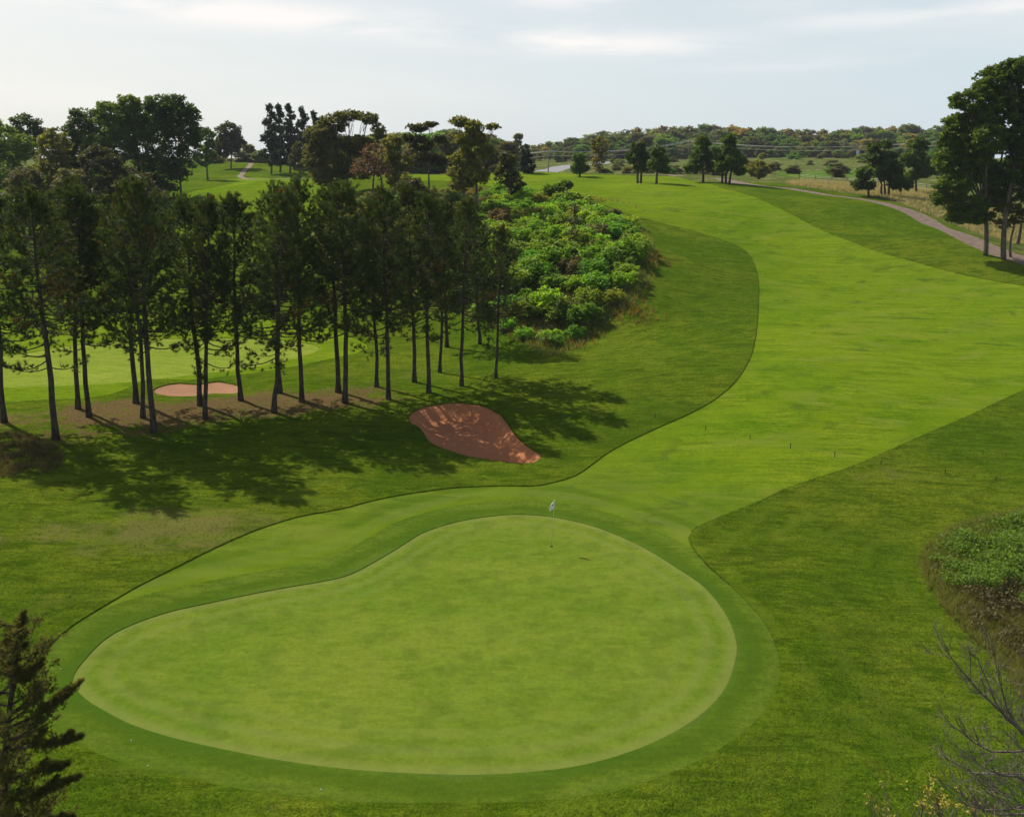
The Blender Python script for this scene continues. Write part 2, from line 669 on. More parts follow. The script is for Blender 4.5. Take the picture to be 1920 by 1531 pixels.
def leaf_mat(name, c1, c2, trans=0.35, rough=0.55, spec=0.25, use_color=False, tcol=None):
    """thin leaves: c1..c2 by the face's tint, light passes through"""
    a = NT(name)
    col = a.mix(a.attr('tint'), c1, c2)
    oi = a.n('ShaderNodeObjectInfo')
    if use_color:
        col = a.mix(1.0, col, oi.outputs['Color'], 'MULTIPLY')
    hs = a.n('ShaderNodeHueSaturation')
    a.l(col, hs.inputs['Color'])
    a.l(a.mr(oi.outputs['Random'], 0, 1, 0.8, 1.2), hs.inputs['Value'])
    hs.inputs['Saturation'].default_value = 1.0
    col = hs.outputs[0]
    p = a.princ(col, rough, spec)
    tr = a.n('ShaderNodeBsdfTranslucent')
    a.put(tr.inputs[0], a.mix(1.0, col, tcol or (1.5, 1.35, .6), 'MULTIPLY'))
    mx = a.n('ShaderNodeMixShader')
    mx.inputs[0].default_value = trans
    a.l(p.outputs[0], mx.inputs[1])
    a.l(tr.outputs[0], mx.inputs[2])
    a.l(mx.outputs[0], a.out.inputs[0])
    return a.m


def bark_mat(name, c1, c2, scale=6):
    a = NT(name)
    v = a.mapped((scale, scale, scale * .25))
    f = a.noise(1.0, 6, .65, v)
    a.princ(a.mix(a.mr(f, .3, .7), c1, c2), .9, .1, a.bump(f, .8, .05))
    return a.m


def plain(name, col, rough=.7, spec=.3, var=0.15, scale=8, metal=0.0):
    a = NT(name)
    f = a.noise(scale, 4, .6)
    dark = tuple(c * (1 - var) for c in col)
    lite = tuple(min(1, c * (1 + var)) for c in col)
    a.princ(a.mix(a.mr(f, .3, .7), dark, lite), rough, spec, metal=metal)
    return a.m


def turf(name, base, yellow, dark, blade=0.5, streak_rot=0.4, streak_scale=(0.35, 2.4), ybias=0.5, bscale=30, bdist=0.03, extra=None, con=.7, grain=.16):
    a = NT(name)
    big = a.noise(0.07, 6, .6, dist=.8)
    mid = a.noise(0.5, 6, .65, dist=1.0)
    fine = a.noise(4.0, 6, .7)
    st = a.noise(1.0, 7, .68, a.mapped((streak_scale[0], streak_scale[1], 1), streak_rot), dist=1.2)
    st2 = a.noise(1.0, 6, .7, a.mapped((streak_scale[0] * 1.6, streak_scale[1] * 2.5, 1), streak_rot + .35, (3, 7, 0)), dist=.8)
    blot = a.noise(.19, 5, .62, a.mapped((1, 1.3, 1), .3, (40, 9, 0)), dist=1.0)
    hf = a.noise(bscale, 3, .7)
    col = a.mix(a.mr(big, .36, .64), base, yellow)
    col = a.mix(a.math('MULTIPLY', a.mr(mid, ybias - .02, ybias + .18), .75), col, yellow)
    col = a.mix(a.math('MULTIPLY', a.mr(blot, .5, .62), con * .6), col, dark)
    col = a.mix(a.math('MULTIPLY', a.mr(st, .46, .62), con), col, dark)
    col = a.mix(a.math('MULTIPLY', a.mr(st2, .5, .64), con * .75), col, dark)
    col = a.mix(a.math('MULTIPLY', a.mr(fine, .48, .66), con * .7), col, dark)
    k = a.mr(hf, .3, .7, 1 - blade * .55, 1 + blade * .5)
    col = a.mix(1.0, col, k, 'MULTIPLY')
    gr = a.noise(7.0, 3, .8, a.mapped((1, 1, 1), 0, (5, 5, 5)))
    col = a.mix(1.0, col, a.mr(gr, .3, .7, 1 - grain, 1 + grain), 'MULTIPLY')
    tw = a.noise(2.2, 4, .7, a.mapped((.5, 1.8, 1), 1.2, (1, 8, 0)))
    col = a.mix(1.0, col, a.mr(tw, .35, .65, 1 - grain * .7, 1 + grain * .7), 'MULTIPLY')
    if extra:
        col = extra(a, col)
    bh = a.math('ADD', hf, a.math('MULTIPLY', fine, 1.5))
    a.princ(col, .9, 0.0, a.bump(bh, 1.0, bdist), sheen=0.0)
    return a.m


def brown_extra(a, col):
    # bare, needle-littered soil where the vertex mask says so
    br = a.attr('litter')
    nz = a.noise(.9, 6, .7)
    f = a.math('MULTIPLY', a.mr(a.math('ADD', br, a.math('MULTIPLY', a.math('SUBTRACT', nz, .5), 2.2)), .42, .95), .85)
    soil = a.mix(a.noise(4, 5, .7), (.10, .06, .03), (.20, .12, .065))
    col = a.mix(f, col, soil)
    dr = a.attr('dry')
    n2 = a.noise(.6, 6, .7)
    n3 = a.noise(7, 4, .7)
    f2 = a.math('MULTIPLY', a.mr(a.math('ADD', a.math('MULTIPLY', dr, .6), a.math('ADD', a.math('MULTIPLY', a.math('SUBTRACT', n2, .5), 1.2), a.math('MULTIPLY', a.math('SUBTRACT', n3, .5), .5))), .25, .65), .75)
    col = a.mix(f2, col, (.17, .155, .045))
    # faint arcs left by the mower where it turns round the brush
    for cx, cy, fr, lo, hi in ((float(TRK[0]), float(TRK[1]), 1.25, 4, 30), (-14.0, 30.0, .9, 16, 40)):
        vd = a.n('ShaderNodeVectorMath', operation='DISTANCE')
        a.l(a.mapped((1, 1, 0)), vd.inputs[0])
        vd.inputs[1].default_value = (cx, cy, 0)
        dd = vd.outputs['Value']
        w1 = a.math('SINE', a.math('MULTIPLY', a.math('ADD', dd, a.math('MULTIPLY', a.noise(.1, 4), 5.0)), fr * 3))
        mk = a.math('MULTIPLY', a.mr(dd, hi, lo), a.mr(a.noise(.22, 4, .6, a.mapped((1, 1, 1), 0, (cx, 2, 0))), .42, .62))
        col = a.mix(a.math('MULTIPLY', a.math('MULTIPLY', a.mr(w1, .1, 1.0), mk), .55), col, (.115, .165, .014))
    md = a.attr('wild')
    wildc = a.mix(a.mr(a.noise(.25, 6, .7), .45, .7), (.095, .12, .028), (.26, .24, .10))
    wildc = a.mix(a.mr(a.noise(1.3, 5, .7), .45, .6), wildc, (.06, .085, .02))
    return a.mix(md, col, wildc)


def ring_extra(a, col):
    # clean-up laps of the mower run parallel to the edge
    e = a.attr('edge')
    e = a.math('ADD', e, a.math('MULTIPLY', a.math('SUBTRACT', a.noise(.4, 3), .5), .25))
    s = a.math('SINE', a.math('MULTIPLY', e, 7.5))
    k = a.math('MULTIPLY', a.math('ADD', a.math('MULTIPLY', s, .5), .5), a.mr(e, 3.2, 0.3))
    col = a.mix(a.math('MULTIPLY', k, .42), col, (.155, .185, .045))
    # soft darker blotches and a worn pale edge
    col = a.mix(a.math('MULTIPLY', a.mr(a.noise(.9, 3, .5), .52, .62), .3), col, (.062, .10, .012))
    col = a.mix(a.math('MULTIPLY', a.mr(a.noise(1.7, 2, .5, a.mapped((1, 1, 1), 0, (9, 4, 0))), .56, .66), .35), col, (.135, .17, .025))
    col = a.mix(a.math('MULTIPLY', a.mr(e, .35, .0), .4), col, (.16, .185, .045))
    return col


def band_extra(a, col):
    # laps of the mower round the green show as soft alternating bands
    e = a.attr('edge')
    e2 = a.math('ADD', e, a.math('MULTIPLY', a.math('SUBTRACT', a.noise(.12, 4, .6), .5), 3.0))
    s1 = a.math('SINE', a.math('MULTIPLY', e2, 4.2))
    s2 = a.math('SINE', a.math('MULTIPLY', e2, 2.1))
    amp = a.mr(e, 9.0, 1.0)
    f = a.math('MULTIPLY', a.mr(a.math('ADD', s1, s2), -.4, 1.6), amp)
    col = a.mix(a.math('MULTIPLY', f, .6), col, (.052, .098, .008))
    g = a.math('MULTIPLY', a.mr(a.math('ADD', s1, s2), .3, -1.4), amp)
    col = a.mix(a.math('MULTIPLY', g, .5), col, (.105, .14, .03))
    return a.mix(a.math('MULTIPLY', a.mr(e, .5, .1), .4), col, (.05, .11, .01))


def fair_extra(a, col):
    # the closely cut approach and surrounds of the green are a duller tone
    nr = a.mr(a.attr('edge'), 14.0, 3.0)
    col = a.mix(a.math('MULTIPLY', nr, .5), col, (.092, .136, .014))
    col = band_extra(a, col)
    # old divot patches and dull rings on the fairway
    n = a.noise(.33, 3, .5, a.mapped((1, 1.4, 1), 0, (17, 3, 0)), 1.0)
    col = a.mix(a.math('MULTIPLY', a.mr(n, .60, .67), .6), col, (.06, .10, .012))
    wn = a.noise(.14, 5, .65, a.mapped((1, 2.2, 1), .5, (2, 31, 0)), 1.0)
    col = a.mix(a.math('MULTIPLY', a.mr(wn, .5, .66), .45), col, (.17, .20, .03))
    st = a.math('SINE', a.math('MULTIPLY', a.math('ADD', a.noise(.05, 2), a.math('MULTIPLY', e_xy(a), .12)), 11.0))
    return a.mix(a.math('MULTIPLY', a.mr(st, -.2, 1), .3), col, (.125, .195, .006))


def e_xy(a):
    sp = a.n('ShaderNodeSeparateXYZ')
    a.l(a.mapped((1, 1, 1), .9), sp.inputs[0])
    return sp.outputs[0]


def sand(name, c1, c2):
    a = NT(name)
    f = a.noise(1.5, 6, .65)
    g = a.noise(25, 4, .7)
    col = a.mix(f, c1, c2)
    col = a.mix(a.math('MULTIPLY', a.mr(g, .4, .7), .35), col, tuple(x * .55 for x in c1))
    rk = a.math('SINE', a.math('MULTIPLY', a.math('ADD', e_xy(a), a.math('MULTIPLY', a.noise(.8, 2), 1.2)), 24.0))
    a.princ(col, .95, .1, a.bump(a.math('ADD', a.math('ADD', a.math('MULTIPLY', f, 2.0), g), a.math('MULTIPLY', rk, .25)), .9, .05))
    return a.m


TRK = at(1900, 1120)
M = {}
G_BASE, G_YEL, G_DRK = (.102, .174, .007), (.155, .210, .010), (.060, .122, .005)
M['fairway'] = turf('fairway_turf', G_BASE, G_YEL, G_DRK, .5, 0.10, (.13, 1.5), con=.62, extra=fair_extra)
M['rough'] = turf('rough_turf', (.074, .134, .006), (.135, .175, .011), (.042, .086, .004), .62, -.5, (.35, 1.2), .5, 16, .07, brown_extra)
M['collar'] = turf('collar_turf', (.084, .138, .010), (.112, .160, .013), (.058, .110, .007), .5, .5, (.3, 1.0), .5, 40, .03, con=.6, extra=band_extra)
M['green'] = turf('green_turf', (.100, .155, .013), (.135, .175, .019), (.070, .125, .008), .2, .9, (.35, .7), .5, 60, .006, ring_extra, con=.4, grain=.11)
M['plain_fairway'] = turf('far_fairway_turf', G_BASE, G_YEL, G_DRK, .4, 0.12, (.22, .9), con=.5)
M['green_b'] = turf('far_green_turf', (.16, .215, .025), (.20, .24, .035), (.13, .185, .02), .14, .1, (.2, .8), .5, 60, .006)
M['sand'] = sand('red_sand', (.43, .165, .07), (.52, .22, .095))
M['sand_b'] = sand('pale_sand', (.27, .14, .075), (.36, .20, .11))
M['path'] = plain('path_asphalt', (.16, .118, .088), .9, .2, .25, 1.5)
M['road'] = plain('road_asphalt', (.22, .225, .235), .9, .2, .1, .5)
M['meadow'] = turf('meadow_turf', (.08, .15, .02), (.13, .17, .03), (.05, .11, .02), .5, .1, (.1, .5), .5, 10, .05)

# ------------------------------------------------------------------ ground sheets


def build_zone(name, sel, lip, mat, attrs=None):
    f = GF[sel]
    used, inv = np.unique(f, return_inverse=True)
    f = inv.reshape(-1, 3)
    v = np.column_stack([GV[used], GZ[used] + lip])
    e = np.concatenate([f[:, [0, 1]], f[:, [1, 2]], f[:, [2, 0]]])
    key = np.sort(e, 1)
    u_, idx, cnt = np.unique(key, axis=0, return_index=True, return_counts=True)
    be = e[idx[cnt == 1]]
    n = len(v)
    low = v.copy()
    low[:, 2] -= 0.3
    mb = MB()
    mb.v.append(np.vstack([v, v, low]))
    mb.f += [f, np.stack([be[:, 1], be[:, 0], be[:, 0] + n, be[:, 1] + n], -1) + n]
    mb.t += [np.full(len(f), .5), np.full(len(be), .5)]
    mb.n = 3 * n
    me = mb.mesh(name, mat, True)
    me.update()
    # skirt faces stay flat-shaded
    sm = np.ones(len(me.polygons), bool)
    sm[len(f):] = False
    me.polygons.foreach_set('use_smooth', sm)
    if attrs:
        co = np.empty(len(me.vertices) * 3)
        me.vertices.foreach_get('co', co)
        co = co.reshape(-1, 3)
        for an, fn in attrs.items():
            at_ = me.attributes.new(an, 'FLOAT', 'POINT')
            at_.data.foreach_set('value', fn(co[:, 0], co[:, 1]).astype(np.float32))
    o = bpy.data.objects.new(name, me)
    COL.objects.link(o)
    o['kind'] = 'structure'
    return o


PINES = [  # base u, base v, top v, seed variant, lean
    (-75, 800, 350), (8, 793, 352), (105, 825, 348), (147, 768, 335), (167, 783, 352), (256, 757, 342), (268, 785, 362), (288, 812, 335),
    (375, 762, 370), (385, 787, 376), (452, 752, 366), (514, 775, 362), (525, 738, 345), (566, 755, 331), (635, 737, 352), (647, 757, 345),
    (706, 727, 368), (728, 750, 357), (777, 718, 347), (804, 737, 360), (824, 700, 380), (866, 725, 372), (930, 710, 425), (838, 652, 372), (900, 646, 388)]
PB = [at(u, v) for u, v, t in PINES]
mound_poly = smooth_poly(pix([(1035, 672), (1090, 650), (1140, 615), (1190, 570), (1215, 540), (1235, 495), (1232, 470), (1205, 430), (1150, 400), (1085, 375), (1000, 365)])
                         + [at_d(900, 140), at_d(760, 145), at_d(600, 140), at_d(560, 118), at_d(640, 100), at_d(780, 92), at_d(900, 85), at_d(980, 79)], 1.5)
thicket_poly = smooth_poly(pix([(1725, 1045), (1760, 1010), (1800, 985), (1870, 968), (1960, 960), (2080, 1000), (2080, 1400), (1930, 1330), (1870, 1250), (1800, 1180), (1745, 1110)]), .8)


def f_litter(x, y):
    s = np.zeros(len(x))
    near = (y > 35) & (y < 95)
    for p in PB[:18]:
        d2 = (x - p.x) ** 2 + ((y - p.y) * 1.15) ** 2
        s += np.exp(-d2 / 5.0) * .55
    b = at(370, 765)
    s += .45 * np.exp(-((x - b.x) / 9) ** 2 - ((y - b.y) / 3.2) ** 2)
    b = at(140, 800)
    s += .35 * np.exp(-((x - b.x) / 5) ** 2 - ((y - b.y) / 3.0) ** 2)
    return np.clip(s, 0, 1) * near


def f_dry(x, y):
    s = np.zeros(len(x))
    for u, v, sx, sy, k in [(150, 1000, 7, 3, .6), (330, 1010, 5, 2, .35), (700, 900, 6, 1.2, .4), (420, 970, 4, 2, .7), (60, 1130, 5, 2, .4), (500, 1500, 8, 2, .3), (480, 740, 12, 3, .55), (780, 700, 8, 3, .5), (1120, 800, 5, 1.5, .4),
                           (1600, 900, 6, 1.5, .35), (1720, 890, 4, 1.0, .5), (1450, 1060, 3, 2, .25), (30, 780, 6, 3, .7), (1700, 1400, 3, 3, .35), (1350, 620, 2.5, 6, .3)]:
        p = at(u, v)
        s += k * np.exp(-((x - p.x) / sx) ** 2 - ((y - p.y) / sy) ** 2)
    return np.clip(s, 0, 1)


path_c = path


def f_wild(x, y):
    s = np.zeros(len(x))
    m1 = inside(mound_poly, x, y)
    s[m1] = np.clip(dist_poly(mound_poly, x[m1], y[m1]) / 2.0, 0, 1) * .9
    m2 = inside(thicket_poly, x, y)
    s[m2] = np.clip(dist_poly(thicket_poly, x[m2], y[m2]) / 1.0, 0, 1) * .9
    # unmown land beyond the path and the crest
    b1 = sst(0, 8, (y - 150) - np.abs(x) * 0 + (x - 40) * .55) * (x > 0)
    b1 = np.maximum(b1, sst(193, 200, y))
    p1 = smooth_poly(pix([(1930, 485), (1840, 445), (1780, 420), (1730, 399), (1690, 383), (1650, 371), (1600, 364), (1550, 359), (1480, 348)]) + [at_d(1500, 230), at_d(1900, 260), at_d(2300, 200), at_d(2200, 120)], 3)
    m3 = inside(p1, x, y)
    b1 = np.where(m3, 1.0, np.where((x > 28) & (y < 165), 0, b1))
    left = (x < -30) & (y < 300)
    b1 = np.where(left, 0, b1)
    return np.clip(np.maximum(s, b1), 0, 1)


def f_edge(poly):
    return lambda x, y: dist_poly(poly, x, y)


zm = {'putting_green': 'green', 'green_collar': 'collar', 'bunker_sand': 'sand', 'far_bunker_sand': 'sand_b', 'far_putting_green': 'green_b',
      'far_apron': 'plain_fairway', 'cart_path': 'path', 'far_cart_path': 'path', 'road': 'road', 'far_fairway': 'plain_fairway', 'fairway': 'fairway', 'meadow': 'meadow'}
build_zone('ground', zid == -1, ROUGH_LIP, M['rough'], {'litter': f_litter, 'dry': f_dry, 'wild': f_wild})
for k, (nm, poly, lip) in enumerate(ZONES):
    build_zone(nm, zid == k, lip, M[zm[nm]], {'edge': f_edge(green)} if nm in ('putting_green', 'green_collar', 'fairway') else None)

# ------------------------------------------------------------------ foliage builders


def unit(v):
    return v / (np.linalg.norm(v, axis=-1, keepdims=True) + 1e-9)


def rdir(rng, n):
    return unit(rng.normal(size=(n, 3)))


def leaf_quads(mb, c, size, rng, up=0.4, aspect=1.6, tint=None, axis=None, droop=0.0):
    """one folded-diamond leaf face per centre"""
    n = len(c)
    nrm = rdir(rng, n)
    nrm[:, 2] = np.abs(nrm[:, 2]) + up
    nrm = unit(nrm)
    a = rdir(rng, n) if axis is None else unit(axis + .5 * rdir(rng, n))
    a[:, 2] -= droop
    a = unit(a - nrm * (a * nrm).sum(-1, keepdims=True))
    b = np.cross(nrm, a)
    s = np.broadcast_to(size, (n,))[:, None] * rng.uniform(.7, 1.3, (n, 1)) * .5
    v = np.stack([c - a * s * aspect, c + b * s * .8, c + a * s * aspect, c - b * s * .8], 1)
    f = np.arange(n * 4).reshape(n, 4)
    mb.add(v.reshape(-1, 3), f, rng.random(n) if tint is None else tint)


def spikes(mb, c, axis, length, width, k, rng, spread=.75, tint=None):
    """tufts of k thin needles (triangles) round each centre"""
    n = len(c)
    cc = np.repeat(c, k, 0)
    ax = np.repeat(unit(axis), k, 0)
    d = unit(ax + spread * rng.normal(size=(n * k, 3)))
    ln = np.repeat(np.broadcast_to(length, (n,)), k)[:, None] * rng.uniform(.7, 1.2, (n * k, 1))
    side = unit(np.cross(d, rdir(rng, n * k))) * width * .5
    v = np.stack([cc - side, cc + side, cc + d * ln + side * .25], 1)
    t = np.repeat(rng.random(n) if tint is None else tint, k) * .7 + .3 * rng.random(n * k)
    mb.add(v.reshape(-1, 3), np.arange(n * k * 3).reshape(-1, 3), t)


def curve(p0, p1, rng, n=5, bend=.08, sag=0.0):
    p0, p1 = np.asarray(p0, float), np.asarray(p1, float)
    t = np.linspace(0, 1, n)[:, None]
    L_ = np.linalg.norm(p1 - p0)
    off = rng.normal(size=(1, 3)) * bend * L_
    return p0 + (p1 - p0) * t + off * np.sin(t * math.pi) + np.array([[0, 0, -sag * L_]]) * np.sin(t * math.pi)


def pine_meshes(seed, H=16.0, cb=.34, width=3.0, fork=False, flop=0.0):
    rng = np.random.default_rng(seed)
    tr, cr = MB(), MB()
    hs = np.linspace(-.3, H * .97, 12)
    lean = rng.normal(size=2) * .012
    wob = np.cumsum(rng.normal(size=(12, 2)) * .05, 0)
    pts = np.column_stack([wob[:, 0] + hs * lean[0], wob[:, 1] + hs * lean[1], hs])
    pts[:2, :2] *= 0.2
    rad = .165 * (1 - hs.clip(0) / H) ** .75 + .018
    rad[0] = .27
    tr.tube(pts, rad, 9)

    def trunk_at(h):
        return np.array([np.interp(h, hs, pts[:, 0]), np.interp(h, hs, pts[:, 1]), h])
    if fork:
        f0 = trunk_at(H * .38)
        e = f0 + np.array([-.9, .2, H * .5])
        fp = curve(f0, e, rng, 6, .03)
        fp[1:, 0] -= .25
        tr.tube(fp, np.linspace(.12, .02, 6), 6)
    tc_, ta, tl, tt = [], [], [], []
    h = H * cb
    while h < H * .975:
        t = (h - H * cb) / (H * (1 - cb))
        nb = rng.integers(2, 5) if t > .12 else rng.integers(1, 4)
        a0 = rng.uniform(0, 6.28)
        for b in range(nb):
            if rng.random() < (.5 if t < .2 else .25 if t < .4 else .06):
                continue
            a = a0 + b * 6.28 / nb + rng.normal() * .3
            Lb = (width * (1 - t) ** .62 * rng.uniform(.6, 1.15) + .3)
            if t < .12:
                Lb *= rng.uniform(.6, 1.1)
            elev = np.interp(t, [0, .3, .7, 1], [-.15, .1, .45, .95]) + rng.normal() * .12
            d = np.array([math.cos(a) * math.cos(elev), math.sin(a) * math.cos(elev), math.sin(elev)])
            p0 = trunk_at(h)
            k = 6
            s = np.linspace(0, 1, k)[:, None]
            bp = p0 + d * Lb * s + np.array([0, 0, .22 * Lb]) * s ** 2.2 - np.array([0, 0, .10 * Lb]) * np.sin(s * 3.14)
            tr.tube(bp, np.linspace(.035 * (Lb / 2.5) + .012, .008, k), 4, cap=False)
            nt_ = int(3 + Lb * 4.6)
            brown = rng.random() < .035
            for q in range(nt_):
                f = rng.uniform(.3, 1) if q else 1.0
                pb = np.array([np.interp(f, s[:, 0], bp[:, i]) for i in range(3)])
                td = unit(d + rng.normal(size=3) * .65 + np.array([0, 0, .15]))
                Lt = rng.uniform(.25, .7) * (1.15 - f * .4) * (0.45 + .25 * Lb)
                e = pb + td * Lt + np.array([0, 0, .12])
                if q % 2 == 0:
                    tr.tube(np.array([pb, (pb + e) / 2 + [0, 0, -.03], e]), [.012, .009, .006], 3, cap=False)
                for g in (.45, .75, 1.0):
                    if g < 1 and rng.random() < .5:
                        continue
                    c = pb + (e - pb) * g + rng.normal(size=3) * .05
                    tc_.append(c)
                    ta.append(td * .8 + np.array([0, 0, .5 if t < .8 else 1.4]))
                    tl.append(rng.uniform(.17, .27))
                    tt.append(1.0 if brown else rng.uniform(0, .85))
        h += rng.uniform(.19, .31) * (H / 16)
    # leader candles
    for q in range(14):
        c = trunk_at(H * .95) + rng.normal(size=3) * [.25, .25, .3] + [0, 0, .25]
        for z in (0, .16, .32):
            tc_.append(c + [0, 0, z])
            ta.append(np.array([0, 0, 1.4]))
            tl.append(.2)
            tt.append(rng.uniform(.2, .8))
    spikes(cr, np.array(tc_), np.array(ta), np.array(tl) * 1.35, .034, 18, rng, .46, np.array(tt))
    return tr, cr


# materials of vegetation
M['pine'] = leaf_mat('pine_needles', (.022, .052, .013), (.115, .150, .036), .27, .55, .12)
nt_ = M['pine'].node_tree


def add_brown(mat, col, thr=.93):
    t = mat.node_tree
    at_ = [n for n in t.nodes if n.type == 'ATTRIBUTE'][0]
    mx0 = [n for n in t.nodes if n.type == 'MIX_RGB' and n.inputs[0].is_linked][0]
    gt = t.nodes.new('ShaderNodeMath')
    gt.operation = 'GREATER_THAN'
    gt.inputs[1].default_value = thr
    t.links.new(at_.outputs['Fac'], gt.inputs[0])
    mx = t.nodes.new('ShaderNodeMixRGB')
    mx.inputs[2].default_value = (*col, 1)
    t.links.new(gt.outputs[0], mx.inputs[0])
    tos = [l.to_socket for l in mx0.outputs[0].links]
    t.links.new(mx0.outputs[0], mx.inputs[1])
    for s in tos:
        t.links.new(mx.outputs[0], s)


add_brown(M['pine'], (.16, .075, .03), .78)
M['bark'] = bark_mat('pine_bark', (.03, .024, .02), (.10, .08, .065))
M['bark2'] = bark_mat('grey_bark', (.06, .05, .042), (.16, .135, .11))
M['leaf'] = leaf_mat('broad_leaves', (.95, .95, .65), (1.75, 1.6, 1.2), .5, .55, .2, use_color=True)
M['dry'] = leaf_mat('dry_grass', (.22, .19, .09), (.46, .40, .22), .35, .8, .1)
M['grassblade'] = leaf_mat('grass_blades', (.035, .075, .005), (.095, .13, .014), .35, .7, .12)
M['tallgrass'] = leaf_mat('tall_grass', (.085, .13, .015), (.25, .24, .075), .4, .7, .12)

GREEN = {'deep': (.046, .088, .014), 'mid': (.068, .115, .016), 'olive': (.10, .115, .026), 'pale': (.115, .125, .05), 'yellow': (.105, .105, .025),
         'rust': (.068, .058, .028), 'blue': (.020, .036, .022), 'bright': (.07, .17, .012), 'lime': (.13, .22, .015), 'purple': (.10, .065, .055),
         'grey': (.075, .085, .05), 'dkolive': (.05, .06, .02)}


def crown_into(mb, big, leaf, lai, rng, clump=.3, nsub=9, up=.4, hollow=.35, aspect=1.5, flat=1.0):
    """big: list of (centre, (rx,ry,rz)). Leaves grow in many small clumps over and inside each lobe."""
    cents = []
    for c, r in big:
        c = np.asarray(c, float)
        r = np.asarray(r, float)
        n = max(4, int(nsub * 2.1 * rng.uniform(.85, 1.15)))
        d = rdir(rng, n)
        rad = rng.uniform(hollow, 1.02, (n, 1)) ** .6
        sub = c + d * r * rad * .88
        rm = float(np.mean(r))
        sr = rng.uniform(.7, 1.35, n) * clump * rm
        for p, s in zip(sub, sr):
            area = 4 * s * s
            k = max(5, int(area * lai / (leaf * leaf * .8)))
            dd = rdir(rng, k)
            rr = rng.uniform(.25, 1.08, (k, 1)) ** .55
            q = p + dd * rr * np.array([s, s, s * .7 * flat])
            leaf_quads(mb, q, leaf, rng, up, aspect, np.clip(rng.normal(rng.uniform(.2, .8), .18, k), 0, 1), axis=dd)
            cents.append(p)
    return np.array(cents)


def make_tree(name, label, cat, base, big, color, leaf=.3, lai=2.2, clump=.3, nsub=9, trunks=None, tr=.22, seed=1, group=None, hollow=.35,
              bark='bark2', flat=1.0, limbs=True, aspect=1.5, up=.4):
    rng = np.random.default_rng(seed)
    clump *= .74
    nsub = int(nsub * 1.6)
    base = np.array(base)
    root = empty(name, base)
    tag(root, label, cat, group)
    loc = [(np.asarray(c) - base, r) for c, r in big]
    cr, tm = MB(), MB()
    cents = crown_into(cr, loc, leaf, lai, rng, clump, nsub, up, hollow, aspect, flat)
    tops = trunks or [0.0]
    lowc = min(c[2] - r[2] for c, r in loc)
    mid = np.mean([c for c, r in loc], 0)
    for i, tx in enumerate(tops):
        p0 = np.array([tx, 0, -.3])
        topz = max(lowc + .25 * (mid[2] - lowc), 0.5)
        near = min(loc, key=lambda cr_: abs(cr_[0][0] - tx) + .3 * cr_[0][2])
        p1 = np.array([tx * .7 + near[0][0] * .3, near[0][1] * .4, topz])
        cv = curve(p0, p1, rng, 6, .03)
        tm.tube(cv, np.linspace(tr * 1.15, tr * .72, 6), 8)
        if limbs:
            for c, r in loc:
                if len(tops) > 1 and abs(c[0] - tx) > 1.2 * min(abs(c[0] - t2) for t2 in tops) + .2:
                    continue
                tm.tube(curve(p1 - [0, 0, .1], c, rng, 6, .07), np.linspace(tr * .55, tr * .12, 6), 5, cap=False)
                sub = cents[np.argsort(((cents - c) ** 2).sum(-1))[:min(7, nsub)]]
                for s in sub:
                    tm.tube(curve(p1 + (c - p1) * rng.uniform(.5, .95), s, rng, 4, .08), np.linspace(tr * .2, tr * .05, 4), 4, cap=False)
    cr.obj('crown', M['leaf'] if color else M['pine'], root)
    tm.obj('trunk', M[bark], root, True)
    for ch in (x for x in bpy.data.objects if x.parent == root):
        if color:
            ch.color = (*GREEN[color], 1) if ch.name.startswith('crown') else (1, 1, 1, 1)
    return root


def px_tree(name, label, cat, u, d, blobs, color, v=None, trunks=None, yj=.35, seed=1, **kw):
    base = at(u, v) if v else at_d(u, d)
    d = base.y
    big = []
    rng = np.random.default_rng(seed * 31 + 5)
    for i, (bu, bv, ru, rv) in enumerate(blobs):
        off = rng.uniform(-yj, yj) * ru * d / F * 1.5
        c = P(bu, bv, d + off)
        k = d / F * 1.02
        big.append((np.array(c), (ru * k, .9 * ru * k, rv * k)))
    tl = [(tu - u) * d / F for tu in trunks] if trunks else None
    return make_tree(name, label, cat, base, big, color, trunks=tl, seed=seed, **kw)


